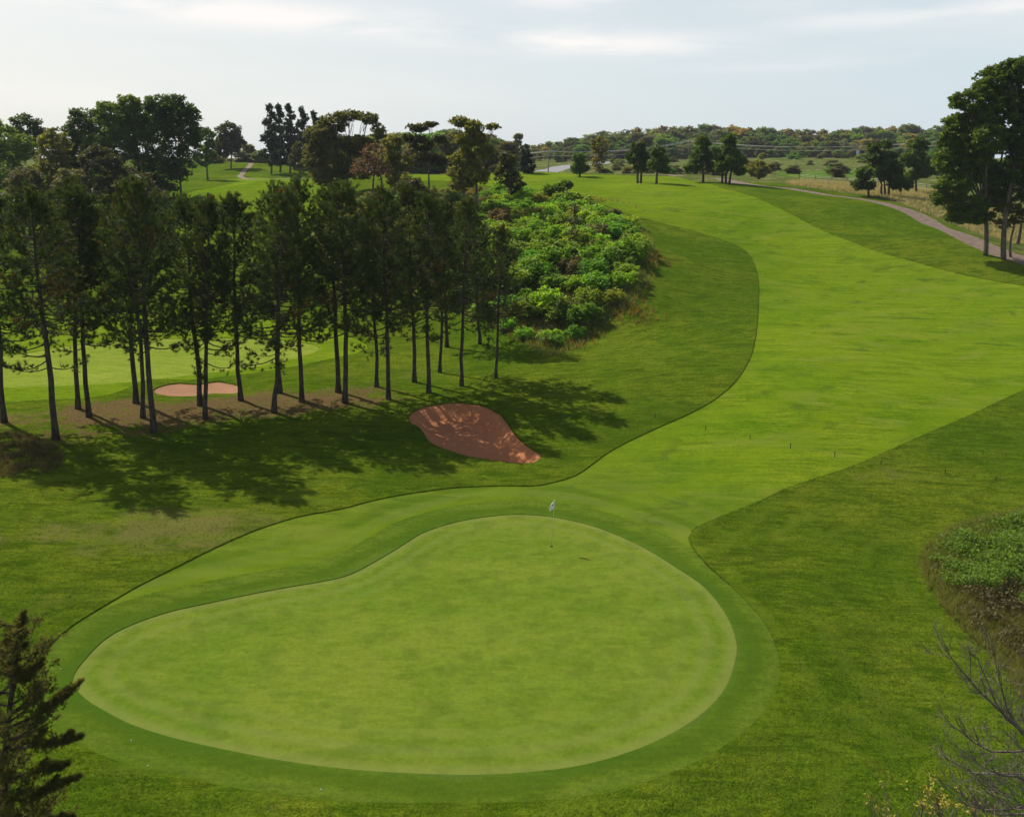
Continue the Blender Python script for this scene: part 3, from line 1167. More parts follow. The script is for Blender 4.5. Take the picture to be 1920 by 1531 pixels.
# ------------------------------------------------------------------ the row of pines
variants = []
for i, (sd_, w_, fk) in enumerate([(11, 3.1, False), (12, 2.9, False), (13, 3.3, False), (14, 2.7, False), (15, 3.1, True), (16, 3.0, False)]):
    tr_, cr_ = pine_meshes(sd_, 16.0, [.30, .34, .27, .36, .31, .32][i], w_, fk)
    variants.append((tr_.mesh('pine_trunk', M['bark'], True), cr_.mesh('pine_crown', M['pine'])))
PLAB = ["pine at the far left edge of the picture, its trunk just cut by the frame",
        "leftmost pine whose trunk base stands fully inside the picture",
        "tall front pine at the left, nearest the weedy patch, with bare side branches",
        "slim back-row pine just left of a straighter pine, left part of the row",
        "straight dark pine with tall bare trunk, third full trunk from the left",
        "back pine of a close trio, trunk rising by the far bunker's left end",
        "thin-stemmed pine squeezed between two thicker trunks of a trio",
        "thick forked front pine with a long low branch over the far bunker",
        "back pine of a close pair standing before the middle of the far bunker",
        "front pine of a close pair standing before the middle of the far bunker",
        "lone pine with a drooping low bough at the right end of the far bunker",
        "front pine of a pair just right of the far bunker, thick trunk",
        "back pine of a pair just right of the far bunker, slim trunk",
        "tall pine in the middle of the row whose top breaks above its neighbours",
        "slim back pine almost touching a thicker trunk, left of the red bunker",
        "thicker front pine almost touching a slim trunk, left of the red bunker",
        "leaning back-row pine up-left of the red sand bunker",
        "front pine standing closest to the upper left of the red sand bunker",
        "back-row pine directly above the left end of the red sand bunker",
        "front pine right at the top edge of the red sand bunker",
        "small rearmost pine half hidden behind the row above the red bunker",
        "pine above the right end of the red sand bunker, second from the right end",
        "rightmost pine of the row, shorter, beside the shrubby hillside",
        "pine set far behind the row, its trunk hidden by the crowns above the red bunker",
        "pine set far behind the row, just left of the row's rightmost pine"]
for i, (pu, pv, pt) in enumerate(PINES):
    b = PB[i]
    t_dep = float(b.y / ray(pu, pv)[1])
    top = P(pu, pt, b.y)
    hgt = top.z - b.z - .35
    vi = [0, 3, 0, 1, 5, 3, 1, 4, 3, 2, 5, 2, 3, 0, 1, 5, 3, 2, 1, 0, 3, 5, 2, 0, 2][i]
    k = hgt / 16.0
    r = empty('pine_tree', b, [0, 1.1, 2.2, 3.5, 4.4, 5.3, .7, 0.15, 2.9, 1.7, 3.9, .4, 5.9, 4.9, 2.5, 1.3, 3.2, 5.0, .2, 4.1, 2.0, 3.0, 1.0, 2.7, 4.3][i])
    ln_ = random.Random(i * 7 + 3)
    r.rotation_euler[0] = ln_.gauss(0, .016)
    r.rotation_euler[1] = ln_.gauss(0, .016)
    kk = k * ln_.uniform(.9, 1.15)
    r.scale = (kk, kk, k)
    tag(r, PLAB[i], 'pine tree', 'pines in the row behind the red bunker')
    for nm, me in (('trunk', variants[vi][0]), ('crown', variants[vi][1])):
        c = bpy.data.objects.new(nm, me)
        COL.objects.link(c)
        c.parent = r

# ------------------------------------------------------------------ trees picked out by the photograph
TR = [
    # u, depth, blobs, colour, kwargs, label
    (335, 158, [(322, 215, 46, 38), (338, 262, 42, 45), (338, 312, 30, 32), (305, 330, 38, 40), (300, 198, 30, 24), (352, 232, 24, 34)], 'deep', {}, "tall dark tree at the right end of the big left-hand grove, above the tee"),
    (268, 160, [(262, 212, 46, 36), (275, 268, 44, 42), (262, 330, 45, 40), (236, 205, 30, 30), (240, 250, 34, 34)], 'mid', {}, "tallest round-topped tree in the middle of the left grove"),
    (212, 158, [(208, 218, 36, 36), (215, 270, 38, 40), (212, 330, 40, 42), (182, 228, 26, 32), (180, 280, 34, 34)], 'mid', {}, "dark tree in the left grove, just left of its tallest crown"),
    (152, 160, [(152, 235, 33, 34), (145, 285, 38, 38), (150, 340, 40, 40), (128, 262, 24, 30)], 'deep', {}, "dark tree at the left shoulder of the tall grove"),
    (48, 200, [(48, 238, 30, 26), (45, 275, 30, 30), (80, 262, 24, 24)], 'deep', {}, "dark far tree poking above the left end of the grove"),
    (18, 162, [(22, 270, 42, 36), (5, 320, 48, 40)], 'mid', {}, "fresh green rounded tree at the far left of the grove"),
    (102, 150, [(102, 272, 30, 34), (92, 315, 38, 36), (100, 360, 38, 30)], 'olive', {}, "olive tree in front of the grove with rounded crown, left part"),
    (200, 144, [(188, 300, 36, 32), (220, 330, 42, 30), (205, 365, 38, 30)], 'dkolive', {}, "greyish olive tree low in front of the tall grove"),
    (135, 140, [(135, 340, 38, 26), (128, 372, 38, 28)], 'grey', {}, "pale grey-green bushy tree at the foot of the grove"),
    (48, 140, [(48, 335, 38, 28), (38, 372, 44, 30)], 'grey', {}, "grey-green bushy tree at the foot of the grove, by the left edge"),
    (262, 142, [(265, 350, 30, 28), (290, 375, 30, 25)], 'dkolive', {}, "dark olive tree at the foot of the grove nearest the tee"),
    (-20, 200, [(-15, 240, 30, 24), (-10, 280, 30, 30)], 'mid', {}, "far tree cut by the left edge of the picture"),
    (388, 215, [(388, 262, 20, 34), (384, 295, 22, 18)], 'deep', {}, "dark narrow tree filling the gap right of the tall grove"),
    (433, 262, [(430, 248, 24, 22), (440, 265, 22, 24), (420, 275, 22, 20)], 'dkolive', {'clump': .34}, "lone round tree with a clear trunk by the far cart path"),
    (462, 300, [(460, 280, 18, 14), (478, 288, 14, 10)], 'pale', {}, "pale low tree right of the lone round tree, far off"),
    (655, 140, [(600, 262, 30, 30), (592, 300, 25, 34), (622, 235, 30, 20), (655, 217, 30, 10), (690, 222, 22, 12), (710, 248, 15, 22), (615, 262, 26, 30), (665, 264, 36, 11), (640, 290, 42, 28), (692, 283, 30, 20), (625, 330, 32, 22), (675, 318, 32, 20), (600, 330, 22, 20)], 'olive',
     {'v': 358, 'tr': .3, 'clump': .3, 'nsub': 20, 'yj': .3}, "broad olive-gold tree on a leaning trunk with a gap of sky near its top"),
    (705, 130, [(700, 285, 26, 20), (680, 312, 30, 18), (715, 318, 20, 18)], 'purple', {'lai': .55, 'tr': .16, 'trunks': [700, 712]}, "thin purplish tree with bare twigs between two olive trees"),
    (740, 134, [(738, 268, 24, 18), (722, 298, 26, 22), (755, 305, 24, 18), (745, 335, 30, 16)], 'olive', {'lai': 1.8, 'clump': .3}, "olive tree right of the thin purplish tree"),
    (805, 130, [(782, 240, 24, 7), (806, 233, 18, 6), (764, 256, 10, 7), (826, 262, 16, 8), (795, 272, 26, 11), (800, 295, 26, 12), (822, 300, 22, 12), (780, 262, 22, 9)], 'dkolive', {'lai': 1.5, 'clump': .36, 'tr': .13, 'hollow': .2}, "slender flat-topped tree with see-through crown against the sky"),
    (880, 118, [(862, 228, 22, 11), (888, 238, 24, 14), (924, 238, 15, 7), (878, 262, 36, 18), (868, 292, 28, 18), (912, 285, 24, 18), (858, 322, 24, 16), (895, 330, 30, 18), (890, 305, 26, 18), (900, 258, 24, 14), (862, 345, 26, 14)], 'olive',
     {'lai': 1.9, 'clump': .3, 'trunks': [872, 892], 'tr': .16, 'hollow': .25, 'leaf': .26}, "tall ragged olive tree with two trunks on the hillcrest"),
    (842, 190, [(842, 268, 30, 22), (850, 295, 30, 18)], 'grey', {}, "grey-green tree behind the ragged two-trunked tree"),
    (955, 128, [(952, 300, 18, 18), (948, 325, 26, 22), (965, 345, 20, 18)], 'dkolive', {'lai': 2.6}, "dark bushy tree beside the bend of the road"),
    (985, 185, [(984, 290, 14, 20), (990, 312, 16, 16)], 'blue', {'lai': 2.8}, "dark conifer touching the left side of the road bend"),
    (775, 120, [(770, 348, 30, 16), (800, 366, 26, 12)], 'dkolive', {}, "dark spreading bush below the flat-topped tree"),
    (1125, 225, [(1124, 272, 19, 20), (1120, 305, 13, 22)], 'yellow', {'lai': 1.8}, "tall yellowing tree left of the dark fairway pines"),
    (1422, 185, [(1422, 318, 24, 17)], 'olive', {'clump': .35}, "round yellow-green bush right of the three-trunked pine"),
    (972, 330, [(972, 256, 9, 7), (970, 268, 9, 6)], 'grey', {'lai': 1.0, 'tr': .15}, "small feathery tree alone against the sky above the road"),
    (640, 150, [(628, 366, 16, 10), (640, 376, 14, 8)], 'lime', {}, "small lime-green bush under the leaning tree"),
    (30, 132, [(10, 395, 40, 30), (50, 400, 36, 28)], 'deep', {}, "dark leafy bush at the foot of the left grove, nearest the left edge"),
    (110, 134, [(100, 400, 36, 28), (145, 405, 34, 26)], 'dkolive', {}, "dark olive bush at the foot of the grove, behind the leftmost pines"),
    (210, 136, [(195, 402, 36, 26), (240, 400, 34, 26)], 'deep', {}, "dark leafy bush at the foot of the grove, below its middle"),
    (300, 140, [(283, 395, 24, 26), (300, 384, 14, 22)], 'deep', {}, "dark leafy bush at the right foot of the grove, by the far tee"),
    (560, 225, [(560, 278, 15, 14), (558, 300, 19, 18)], 'dkolive', {'lai': 2.5}, "small brownish spruce at the foot of the tall dark conifers"),
]
for i, (u, d, bl, colr, kw, lab) in enumerate(TR):
    kw = dict(kw)
    lf = kw.pop('leaf', max(.22, d * .0022))
    px_tree('broadleaf_tree' if 'bush' not in lab else 'bush', lab, 'tree' if 'bush' not in lab else 'bush', u, d, bl, colr, seed=100 + i, leaf=lf,
            nsub=kw.pop('nsub', 19), **kw)

# stand of tall dark conifers, crowns as stacked narrow tiers
for i, (u, d, top, wd, lab) in enumerate([(507, 238, 195, 17, "tallest dark conifer at the left end of the conifer stand"), (524, 244, 194, 15, "dark conifer second from the left in the tall stand"),
                                          (543, 240, 194, 17, "dark conifer in the middle of the tall stand"), (568, 246, 200, 16, "dark conifer right of the middle of the tall stand"),
                                          (590, 250, 208, 14, "shorter dark conifer at the right end of the tall stand, behind the olive tree")]):
    bl = []
    for k in range(8):
        f = k / 7
        vv = top + 8 + (305 - top - 12) * f
        bl.append((u + (6 if k % 2 else -6) * (.3 + f * .7), vv, wd * (.35 + .65 * min(1, f * 1.8)), 9))
    px_tree('conifer', lab, 'conifer', u, d, bl, 'blue', seed=300 + i, leaf=.5, lai=2.6, nsub=9, clump=.36, tr=.25, aspect=2.2, up=.1)

# dark pines along the far side of the fairway
for i, (u, v, bl, tks, lab) in enumerate([
    (1087, 332, [(1087, 300, 15, 14), (1086, 316, 20, 11)], [1087], "small round dark pine near the power pole"),
    (1200, 344, [(1197, 275, 14, 12), (1195, 295, 22, 16), (1205, 312, 18, 10)], [1196, 1202], "two-stemmed dark pine on the crest, left of two"),
    (1231, 345, [(1232, 283, 14, 12), (1235, 303, 20, 16), (1245, 318, 14, 7)], [1231], "dark spreading pine right beside the two-stemmed one"),
    (1318, 342, [(1318, 268, 14, 14), (1316, 292, 22, 17), (1300, 312, 20, 12), (1335, 312, 14, 10)], [1318], "dark pine on one stout trunk at the fairway crest"),
    (1362, 344, [(1368, 264, 15, 16), (1364, 288, 25, 18), (1378, 302, 22, 14), (1352, 312, 16, 12), (1385, 320, 14, 8)], [1354, 1362, 1367], "dark pine clump with three bunched trunks on the crest"),
    (1046, 382, [(1062, 346, 12, 8), (1045, 358, 26, 11), (1040, 368, 22, 7)], [1046], "low flat dark pine on top of the shrubby hill"),
    (1630, 370, [(1622, 325, 18, 14), (1620, 345, 22, 13)], [1630], "smallest of the dark pines by the cart path, leftmost"),
    (1656, 367, [(1650, 278, 22, 18), (1655, 302, 34, 20), (1672, 325, 32, 18), (1690, 345, 22, 12)], [1653, 1660, 1666], "widest dark pine clump by the cart path, several trunks"),
    (1718, 362, [(1722, 272, 20, 16), (1715, 298, 26, 18), (1732, 318, 24, 15), (1710, 330, 16, 8)], [1718], "dark pine with a clear trunk nearest the big trees at the right")]):
    px_tree('pine_tree', lab, 'pine tree', u, 0, bl, 'blue' if False else 'deep', v=v, seed=400 + i, leaf=.34, lai=2.7, nsub=14, clump=.34, tr=.2, trunks=tks, aspect=2.4, up=.1, bark='bark')

# the big trees on the right
px_tree('broadleaf_tree', "big dark tree right of the cart path, the one with its trunk furthest left", 'tree', 1848, 0,
        [(1868, 150, 42, 28), (1815, 190, 36, 24), (1880, 205, 48, 38), (1800, 235, 34, 28), (1850, 260, 45, 34), (1790, 290, 40, 30), (1840, 320, 42, 30), (1790, 345, 38, 26), (1810, 385, 42, 24), (1795, 408, 28, 12), (1775, 300, 22, 30), (1830, 290, 40, 40), (1845, 225, 35, 30), (1870, 345, 30, 30), (1775, 265, 18, 22), (1850, 170, 30, 20), (1835, 405, 30, 18), (1872, 375, 28, 24), (1765, 370, 22, 18)],
        'mid', v=480, seed=500, leaf=.27, lai=2.2, nsub=30, clump=.29, tr=.26, flat=.8, hollow=.3)
px_tree('broadleaf_tree', "tall dark tree cut by the right edge, its crown the highest in the picture", 'tree', 1882, 0,
        [(1905, 135, 38, 26), (1945, 120, 48, 30), (1925, 190, 50, 40), (1970, 200, 45, 45), (1920, 260, 48, 38), (1975, 290, 45, 45), (1905, 320, 40, 30), (1950, 360, 45, 28)],
        'deep', v=488, seed=501, leaf=.27, lai=2.2, nsub=30, clump=.29, tr=.28, flat=.8, hollow=.3)
px_tree('broadleaf_tree', "smaller yellow-green tree under the big right-hand trees", 'tree', 1896, 0,
        [(1890, 385, 24, 20), (1905, 405, 26, 18), (1880, 420, 16, 12)], 'olive', v=482, seed=502, leaf=.24, lai=1.8, nsub=16, clump=.28, tr=.14)
px_tree('broadleaf_tree', "dark tree trunk standing furthest back under the big right-hand trees", 'tree', 1907, 0,
        [(1930, 340, 35, 30), (1920, 300, 30, 30), (1950, 400, 30, 20)], 'deep', v=458, seed=503, leaf=.27, lai=2.0, nsub=18, clump=.3, tr=.2)

# ------------------------------------------------------------------ wood along the horizon
generic = []
for gi in range(7):
    rng = np.random.default_rng(900 + gi)
    big = []
    Hh = 12.0
    for k in range(10):
        a = rng.uniform(0, 6.28)
        rr = rng.uniform(.5, 2.8)
        big.append((np.array([math.cos(a) * rr, math.sin(a) * rr, rng.uniform(1.8, 10.0)]), np.array([2.5, 2.5, 2.1]) * rng.uniform(.8, 1.15)))
    big.append((np.array([0, 0, 10.0]), np.array([2.0, 2.0, 1.7])))
    cr_, tm_ = MB(), MB()
    cents = crown_into(cr_, big, .5, 1.9, rng, .36, 9, .4, .4)
    tm_.tube(curve([0, 0, -.5], [rng.normal() * .3, 0, 7], rng, 5, .03), np.linspace(.28, .12, 5), 6)
    for c, r in big:
        tm_.tube(curve([0, 0, 3.5], c, rng, 4, .06), np.linspace(.14, .04, 4), 4, cap=False)
    generic.append((tm_.mesh('wood_trunk', M['bark2'], True), cr_.mesh('wood_crown', M['leaf'])))


def wood_place(u, row):
    k = ["left of the road bend", "above the road bend", "above the small round pine", "behind the paired crest pines", "behind the three-trunked pine clump",
         "above the round yellow-green bush", "above the strip of green meadow", "behind the path-side pine clump", "by the big right-hand trees"][sum(u > x for x in (960, 1080, 1180, 1270, 1400, 1490, 1590, 1700))]
    if row > 3:
        k2 = ["behind the leaning olive tree", "behind the thin purplish tree", "behind the flat-topped tree", "behind the ragged two-trunked tree"][sum(u > x for x in (690, 760, 840))]
        return ["taller", "lower"][row - 4] + " part of the tree belt " + k2
    return ["skyline", "second-row", "third-row", "front-row"][row] + " of the far wood " + k


def wood_tree(name, pos, h, wd, col, gi, label, cat, group, rz):
    r = empty(name, pos, rz)
    r.scale = (wd / 8.5, wd / 8.5, h / 12.0)
    tag(r, label, cat, group)
    a = bpy.data.objects.new('trunk', generic[gi][0])
    b = bpy.data.objects.new('crown', generic[gi][1])
    for c in (a, b):
        COL.objects.link(c)
        c.parent = r
    b.color = (*[x * 1.45 * random.uniform(.8, 1.2) for x in col], 1)


random.seed(5)
prof = np.array([(-60, 255), (400, 262), (620, 262), (740, 250), (850, 246), (930, 256), (962, 275), (1000, 270), (1040, 263), (1100, 254), (1150, 247), (1200, 242), (1260, 236), (1300, 241),
                 (1350, 236), (1400, 240), (1460, 243), (1500, 246), (1560, 246), (1610, 240), (1650, 238), (1700, 241), (1760, 238), (1980, 238)], float)
cols = {'deep': .28, 'mid': .25, 'dkolive': .15, 'grey': .12, 'olive': .12, 'rust': .02, 'yellow': .03}
WLAB = {'deep': "dark green tree in the wood along the horizon", 'mid': "mid green tree in the wood along the horizon", 'dkolive': "dull olive tree in the wood along the horizon",
        'grey': "grey-green tree in the wood along the horizon", 'olive': "light olive tree in the wood along the horizon", 'rust': "rusty brown tree turning colour in the wood along the horizon",
        'yellow': "yellowing tree in the wood along the horizon"}
for row, (dd, add, step, lo, hi) in enumerate([(520, 0, 15, 690, 1800), (475, 9, 17, 690, 1800), (435, 20, 19, 960, 1800), (408, 34, 15, 960, 1800), (265, 3, 17, 560, 975), (232, 22, 15, 700, 965)]):
    u = float(lo)
    while u < hi:
        d = dd * random.uniform(.97, 1.03)
        top = float(np.interp(u, prof[:, 0], prof[:, 1])) + add + random.uniform(-2.5, 5)
        b = at_d(u, d)
        zt = float(P(u, top, d).z)
        h = max(3.5, (zt - b.z))
        ck = random.choices(list(cols), list(cols.values()))[0]
        wood_tree('woodland_tree', b, h * 1.08, min(h * .95, 12) * random.uniform(.9, 1.3) + 1.5, GREEN[ck], random.randrange(7), WLAB[ck].split(' in the')[0].replace(' turning colour', '') + ', ' + wood_place(u, row), 'tree', 'trees of the wood along the horizon, ' + ck.replace('dkolive', 'dull olive'), random.uniform(0, 6.28))
        u += step * random.uniform(.8, 1.25)

# bushes dotted over the unmown land beyond the crest
for i in range(95):
    u = random.uniform(1060, 1760)
    d = random.choice([225, 250, 280, 300, 300, 320, 340, 350, 360, 365]) * random.uniform(.97, 1.03)
    if u < 1130 and d > 240:
        continue
    ck = random.choice(['dkolive', 'olive', 'grey', 'mid', 'dkolive'])
    b = at_d(u, d)
    h = random.uniform(1.3, 2.8)
    wood_tree('bush', b - Vector((0, 0, h * .25)), h * 1.4, h * 2.1, GREEN[ck], random.randrange(7), "scrubby bush on the far meadow, %s" % wood_place(u, 0).split("far wood ")[1], 'bush', 'bushes on the far meadow', random.uniform(0, 6))
# undergrowth under left grove and beneath the hilltop trees
for i, (u, d, h, ck) in enumerate([(420, 300, 3, 'grey'), (405, 290, 3, 'olive'), (455, 292, 3, 'grey'), (475, 300, 4, 'rust'), (488, 296, 3.5, 'olive')]):
    b = at_d(u, d)
    lab = ["grey-green bush beside the far cart path under the lone tree", "light olive bush left of the lone round tree's trunk", "grey bush right of the lone round tree's trunk", "brownish bush where the far cart path vanishes",
           "olive bush at the foot of the leftmost tall conifer", "dark bush in the shade right of the left grove", "dark bush at the foot of the tall grove by the far fairway"][i]
    wood_tree('bush', b - Vector((0, 0, h * .3)), h * 1.5, h * 2.0, GREEN[ck], i, lab, 'bush', None, i)

# ------------------------------------------------------------------ shrubs on the hillside
shrubs = []
for si in range(6):
    rng = np.random.default_rng(700 + si)
    cr_, tm_ = MB(), MB()
    tips = []
    for k in range(15):
        a = rng.uniform(0, 6.28)
        rr = rng.uniform(.15, 1.35)
        e = np.array([math.cos(a) * rr, math.sin(a) * rr, rng.uniform(.95, 1.9) - .25 * rr])
        tm_.tube(curve([math.cos(a) * .15, math.sin(a) * .15, -.1], e, rng, 4, .08), np.linspace(.03, .01, 4), 4, cap=False)
        # compound leaves arching out of the shoot tips
        for tier in range(3):
            c = e - np.array([0, 0, .28 * tier])
            n = 11
            aa = rng.uniform(0, 6.28, n)
            el_ = rng.uniform(-.2, .9, n)
            ddd = np.stack([np.cos(aa) * np.cos(el_), np.sin(aa) * np.cos(el_), np.sin(el_)], -1)
            for q in range(1, 8):
                f = q / 7
                p = c + ddd * .5 * f * (1 + .4 * tier) + np.array([0, 0, -.16 * f * f])
                leaf_quads(cr_, p + rng.normal(size=p.shape) * .05, .17, rng, .8, 1.3, np.clip(rng.normal(.55, .22, n), 0, 1))
    shrubs.append((tm_.mesh('shrub_stems', M['bark2']), cr_.mesh('shrub_leaves', M['leaf'])))


def shrub(pos, s, col, label, group, si, rz, sz=1.0, name='shrub'):
    r = empty(name, pos, rz)
    r.scale = (s, s, s * sz)
    tag(r, label, 'shrub', group)
    a = bpy.data.objects.new('stems', shrubs[si][0])
    b = bpy.data.objects.new('foliage', shrubs[si][1])
    for c in (a, b):
        COL.objects.link(c)
        c.parent = r
    b.color = (*[x * random.uniform(.85, 1.15) for x in col], 1)


random.seed(11)
placed = []
tries = 0
mp = mound_poly
lo_, hi_ = mp.min(0), mp.max(0)
inner_d = None
while tries < 5000 and len(placed) < 240:
    tries += 1
    x, y = random.uniform(lo_[0], hi_[0]), random.uniform(lo_[1], hi_[1])
    if x < -22 or y > 150:
        continue
    p = np.array([[x, y]])
    if not inside(mp, p[:, 0], p[:, 1])[0]:
        continue
    ed = dist_poly(mp, p[:, 0], p[:, 1])[0]
    if ed < (1.6 if x > 2 else .8):
        continue
    if any((x - a) ** 2 + (y - b) ** 2 < 1.9 ** 2 for a, b, _ in placed):
        continue
    g = math.sin(x * .21 + 1.0) + math.sin(y * .17 + x * .1)
    if g < -1.35 and random.random() < .8:
        continue
    placed.append((x, y, ed))
for x, y, ed in placed:
    br = x > -6 + 0.06 * (y - 90)
    r_ = random.random()
    if br:
        colr = random.choice([(.125, .25, .010), (.15, .275, .012), (.10, .21, .012)]) if r_ < .8 else ((.18, .23, .025) if r_ < .93 else (.09, .085, .04))
        lab = ({.125: "mid", .15: "vivid", .10: "deep"}.get(colr[0], "light") + " green shrub on the hillside", "bright shrubs on the hillside") if r_ < .93 else ("brownish fading shrub on the hillside", "fading shrubs on the hillside")
    else:
        colr = (.08, .12, .02) if r_ < .6 else (.12, .13, .035)
        if r_ > .88:
            colr = (.09, .2, .012)
        lab = ("dull olive shrub behind the tops of the pines", "dull shrubs behind the pine tops") if r_ <= .88 else ("vivid green shrub behind the pine tops", "vivid shrubs behind the pine tops")
    s = random.uniform(.8, 1.3) * (1.0 if br else .8) * min(1, .6 + ed * .12)
    half = ' at right' if x > 13 else (' at left' if x < 4 else ' mid-slope')
    pl = 'on its lower slope' if y < 90 else ('along its fairway edge' if ed < 5 and x > 5 else ('near its crest' if y > 118 else 'across its middle'))
    sz_ = 'small' if s < .9 else ('medium' if s < 1.12 else 'large')
    lab = (sz_ + ' ' + lab[0] + ', ' + pl + half, lab[1])
    shrub((x, y, H1(x, y) - .05), s, colr, lab[0], lab[1], random.randrange(6), random.uniform(0, 6.28), random.uniform(.85, 1.15))
px_tree('sapling', "thin grey half-bare sapling standing up among the hillside shrubs", 'sapling', 1077, 0, [(1078, 392, 9, 12), (1076, 412, 13, 12), (1075, 435, 14, 12)], 'grey', v=478, seed=600, leaf=.16, lai=.7, nsub=14, clump=.3, tr=.07)
px_tree('bush', "rounded reddish-grey bush at the lower tip of the shrubby hillside", 'bush', 1030, 0, [(1030, 640, 18, 11)], 'rust', v=655, seed=601, leaf=.14, lai=1.5, nsub=14, clump=.3, tr=.05)

# ------------------------------------------------------------------ grass that nobody could count


def tufts(name, label, xy, h, width, k, mat, rng, spread=.5, cat=None, tint=None):
    mb = MB()
    z = H(xy[:, 0], xy[:, 1])
    c = np.column_stack([xy, z + ROUGH_LIP - .01])
    ax = np.tile(np.array([[0., 0, 1.]]), (len(c), 1)) + rng.normal(size=(len(c), 3)) * .15
    spikes(mb, c, ax, np.broadcast_to(h, (len(c),)), width, k, rng, spread, tint)
    o = mb.obj(name, mat)
    tag(o, label, cat or 'grass', kind='stuff')
    return o


rng = np.random.default_rng(77)


def scatter(n, umin, umax, vmin, vmax, keep):
    """random ground positions whose spacing widens with distance"""
    y0, y1 = 17.0, 95.0
    s = rng.random(n * 3)
    y = y0 * (y1 / y0) ** s
    x = rng.uniform(-.62, .62, n * 3) * y
    k = keep(x, y)
    q = np.stack([x[k], y[k]], -1)[:n]
    return q


def in_rough(x, y):
    m_ = np.ones(len(x), bool)
    for nm, poly, lip in ZONES:
        bb0, bb1 = poly.min(0), poly.max(0)
        c = (x > bb0[0]) & (x < bb1[0]) & (y > bb0[1]) & (y < bb1[1])
        i = np.where(c)[0]
        ins = inside(poly, x[i], y[i])
        m_[i[ins]] = False
    return m_


q = scatter(90000, 0, 0, 0, 0, in_rough)
wl = f_wild(q[:, 0], q[:, 1])
q = q[wl < .3]
rr = np.hypot(q[:, 0], q[:, 1])
cl = np.sin(q[:, 0] * 1.7 + 3 * np.sin(q[:, 1] * .4)) * np.sin(q[:, 1] * 1.3 + 2 * np.sin(q[:, 0] * .5))
tufts('rough_grass', "short tufted grass of the rough round the green and fairway", q, np.interp(rr, [18, 95], [.06, .10]) * (1 + .3 * cl), .02, 3, M['grassblade'], rng, .7, tint=np.clip(.5 + .25 * cl + rng.normal(size=len(q)) * .2, 0, 1))


eg = []
for poly, per in ((fairway, 26), (bunker, 30)):
    n = len(poly)
    for i in range(n):
        p0, p1 = poly[i], poly[(i + 1) % n]
        if p0[1] > 100 or p0[1] < 36:
            continue
        k = max(1, int(np.linalg.norm(p1 - p0) * per * (45 / max(30, p0[1]))))
        t = rng.random((k, 1))
        eg.append(p0 + (p1 - p0) * t + rng.normal(size=(k, 2)) * .035)
eg = np.vstack(eg)
tufts('edge_grass', "ragged fringe of longer grass where the rough meets the mown turf", eg, rng.uniform(.02, .07, len(eg)), .03, 4, M['grassblade'], rng, 1.1)


def in_poly_scatter(poly, n):
    lo, hi = poly.min(0), poly.max(0)
    p = np.stack([rng.uniform(lo[0], hi[0], n), rng.uniform(lo[1], hi[1], n)], -1)
    return p[inside(poly, p[:, 0], p[:, 1])]


q = in_poly_scatter(mound_poly, 34000)
q = q[(q[:, 0] > -24) & (q[:, 1] < 150)]
tufts('tall_grass', "tall unmown grass between the shrubs on the hillside", q, rng.uniform(.3, .75, len(q)), .05, 5, M['tallgrass'], rng, .45)
# straw-coloured strip beyond the cart path
strip = smooth_poly(pix([(1900, 460), (1840, 440), (1780, 418), (1730, 399), (1690, 383), (1650, 371), (1600, 364), (1550, 359), (1480, 348)]) + [at_d(1500, 200), at_d(1700, 190), at_d(1850, 150), at_d(1960, 125)], 2)
q = in_poly_scatter(strip, 26000)
tufts('dry_meadow_grass', "pale dry grass on the bank beyond the cart path", q, rng.uniform(.25, .6, len(q)), .07, 4, M['dry'], rng, .5)

M['weed'] = leaf_mat('weed_stalks', (.06, .065, .02), (.17, .13, .065), .3, .8, .1)
# weeds at the left edge
weeds = smooth_poly(pix([(-80, 820), (20, 815), (80, 828), (118, 850), (110, 880), (70, 893), (0, 898), (-80, 900)]), .6)
q = in_poly_scatter(weeds, 3600)
q = q[np.sin(q[:, 0] * 2.3) * np.sin(q[:, 1] * 1.9) > -.45]
tufts('weedy_patch', "dry weeds and tall grass at the left edge under the pines", q, rng.uniform(.1, .6, len(q)) ** 1.1, .03, 7, M['weed'], rng, .9, 'weeds')

gl = []
for u, v, n_, sx in ((1072, 622, 260, 1.6), (1190, 588, 160, 1.2), (1232, 490, 90, .8), (1098, 378, 200, 2.2), (1050, 650, 150, 1.0)):
    c_ = at(u, v)
    gl.append(np.array([[c_.x, c_.y]]) + rng.normal(size=(n_, 2)) * [sx, sx * 1.3])
gl = np.vstack(gl)[::2]
M['gold'] = leaf_mat('rusty_grass', (.15, .10, .025), (.32, .22, .06), .4, .7, .1)
tufts('rusty_grass', "orange-brown dying grass at the rim of the shrubby hillside", gl, rng.uniform(.35, .8, len(gl)), .05, 7, M['gold'], rng, .5)

# thicket on the right: bright vines, dead brown stems, pale grass fringe
q = in_poly_scatter(thicket_poly, 60000)
dth = dist_poly(thicket_poly, q[:, 0], q[:, 1])
cu = at(1725, 1045)
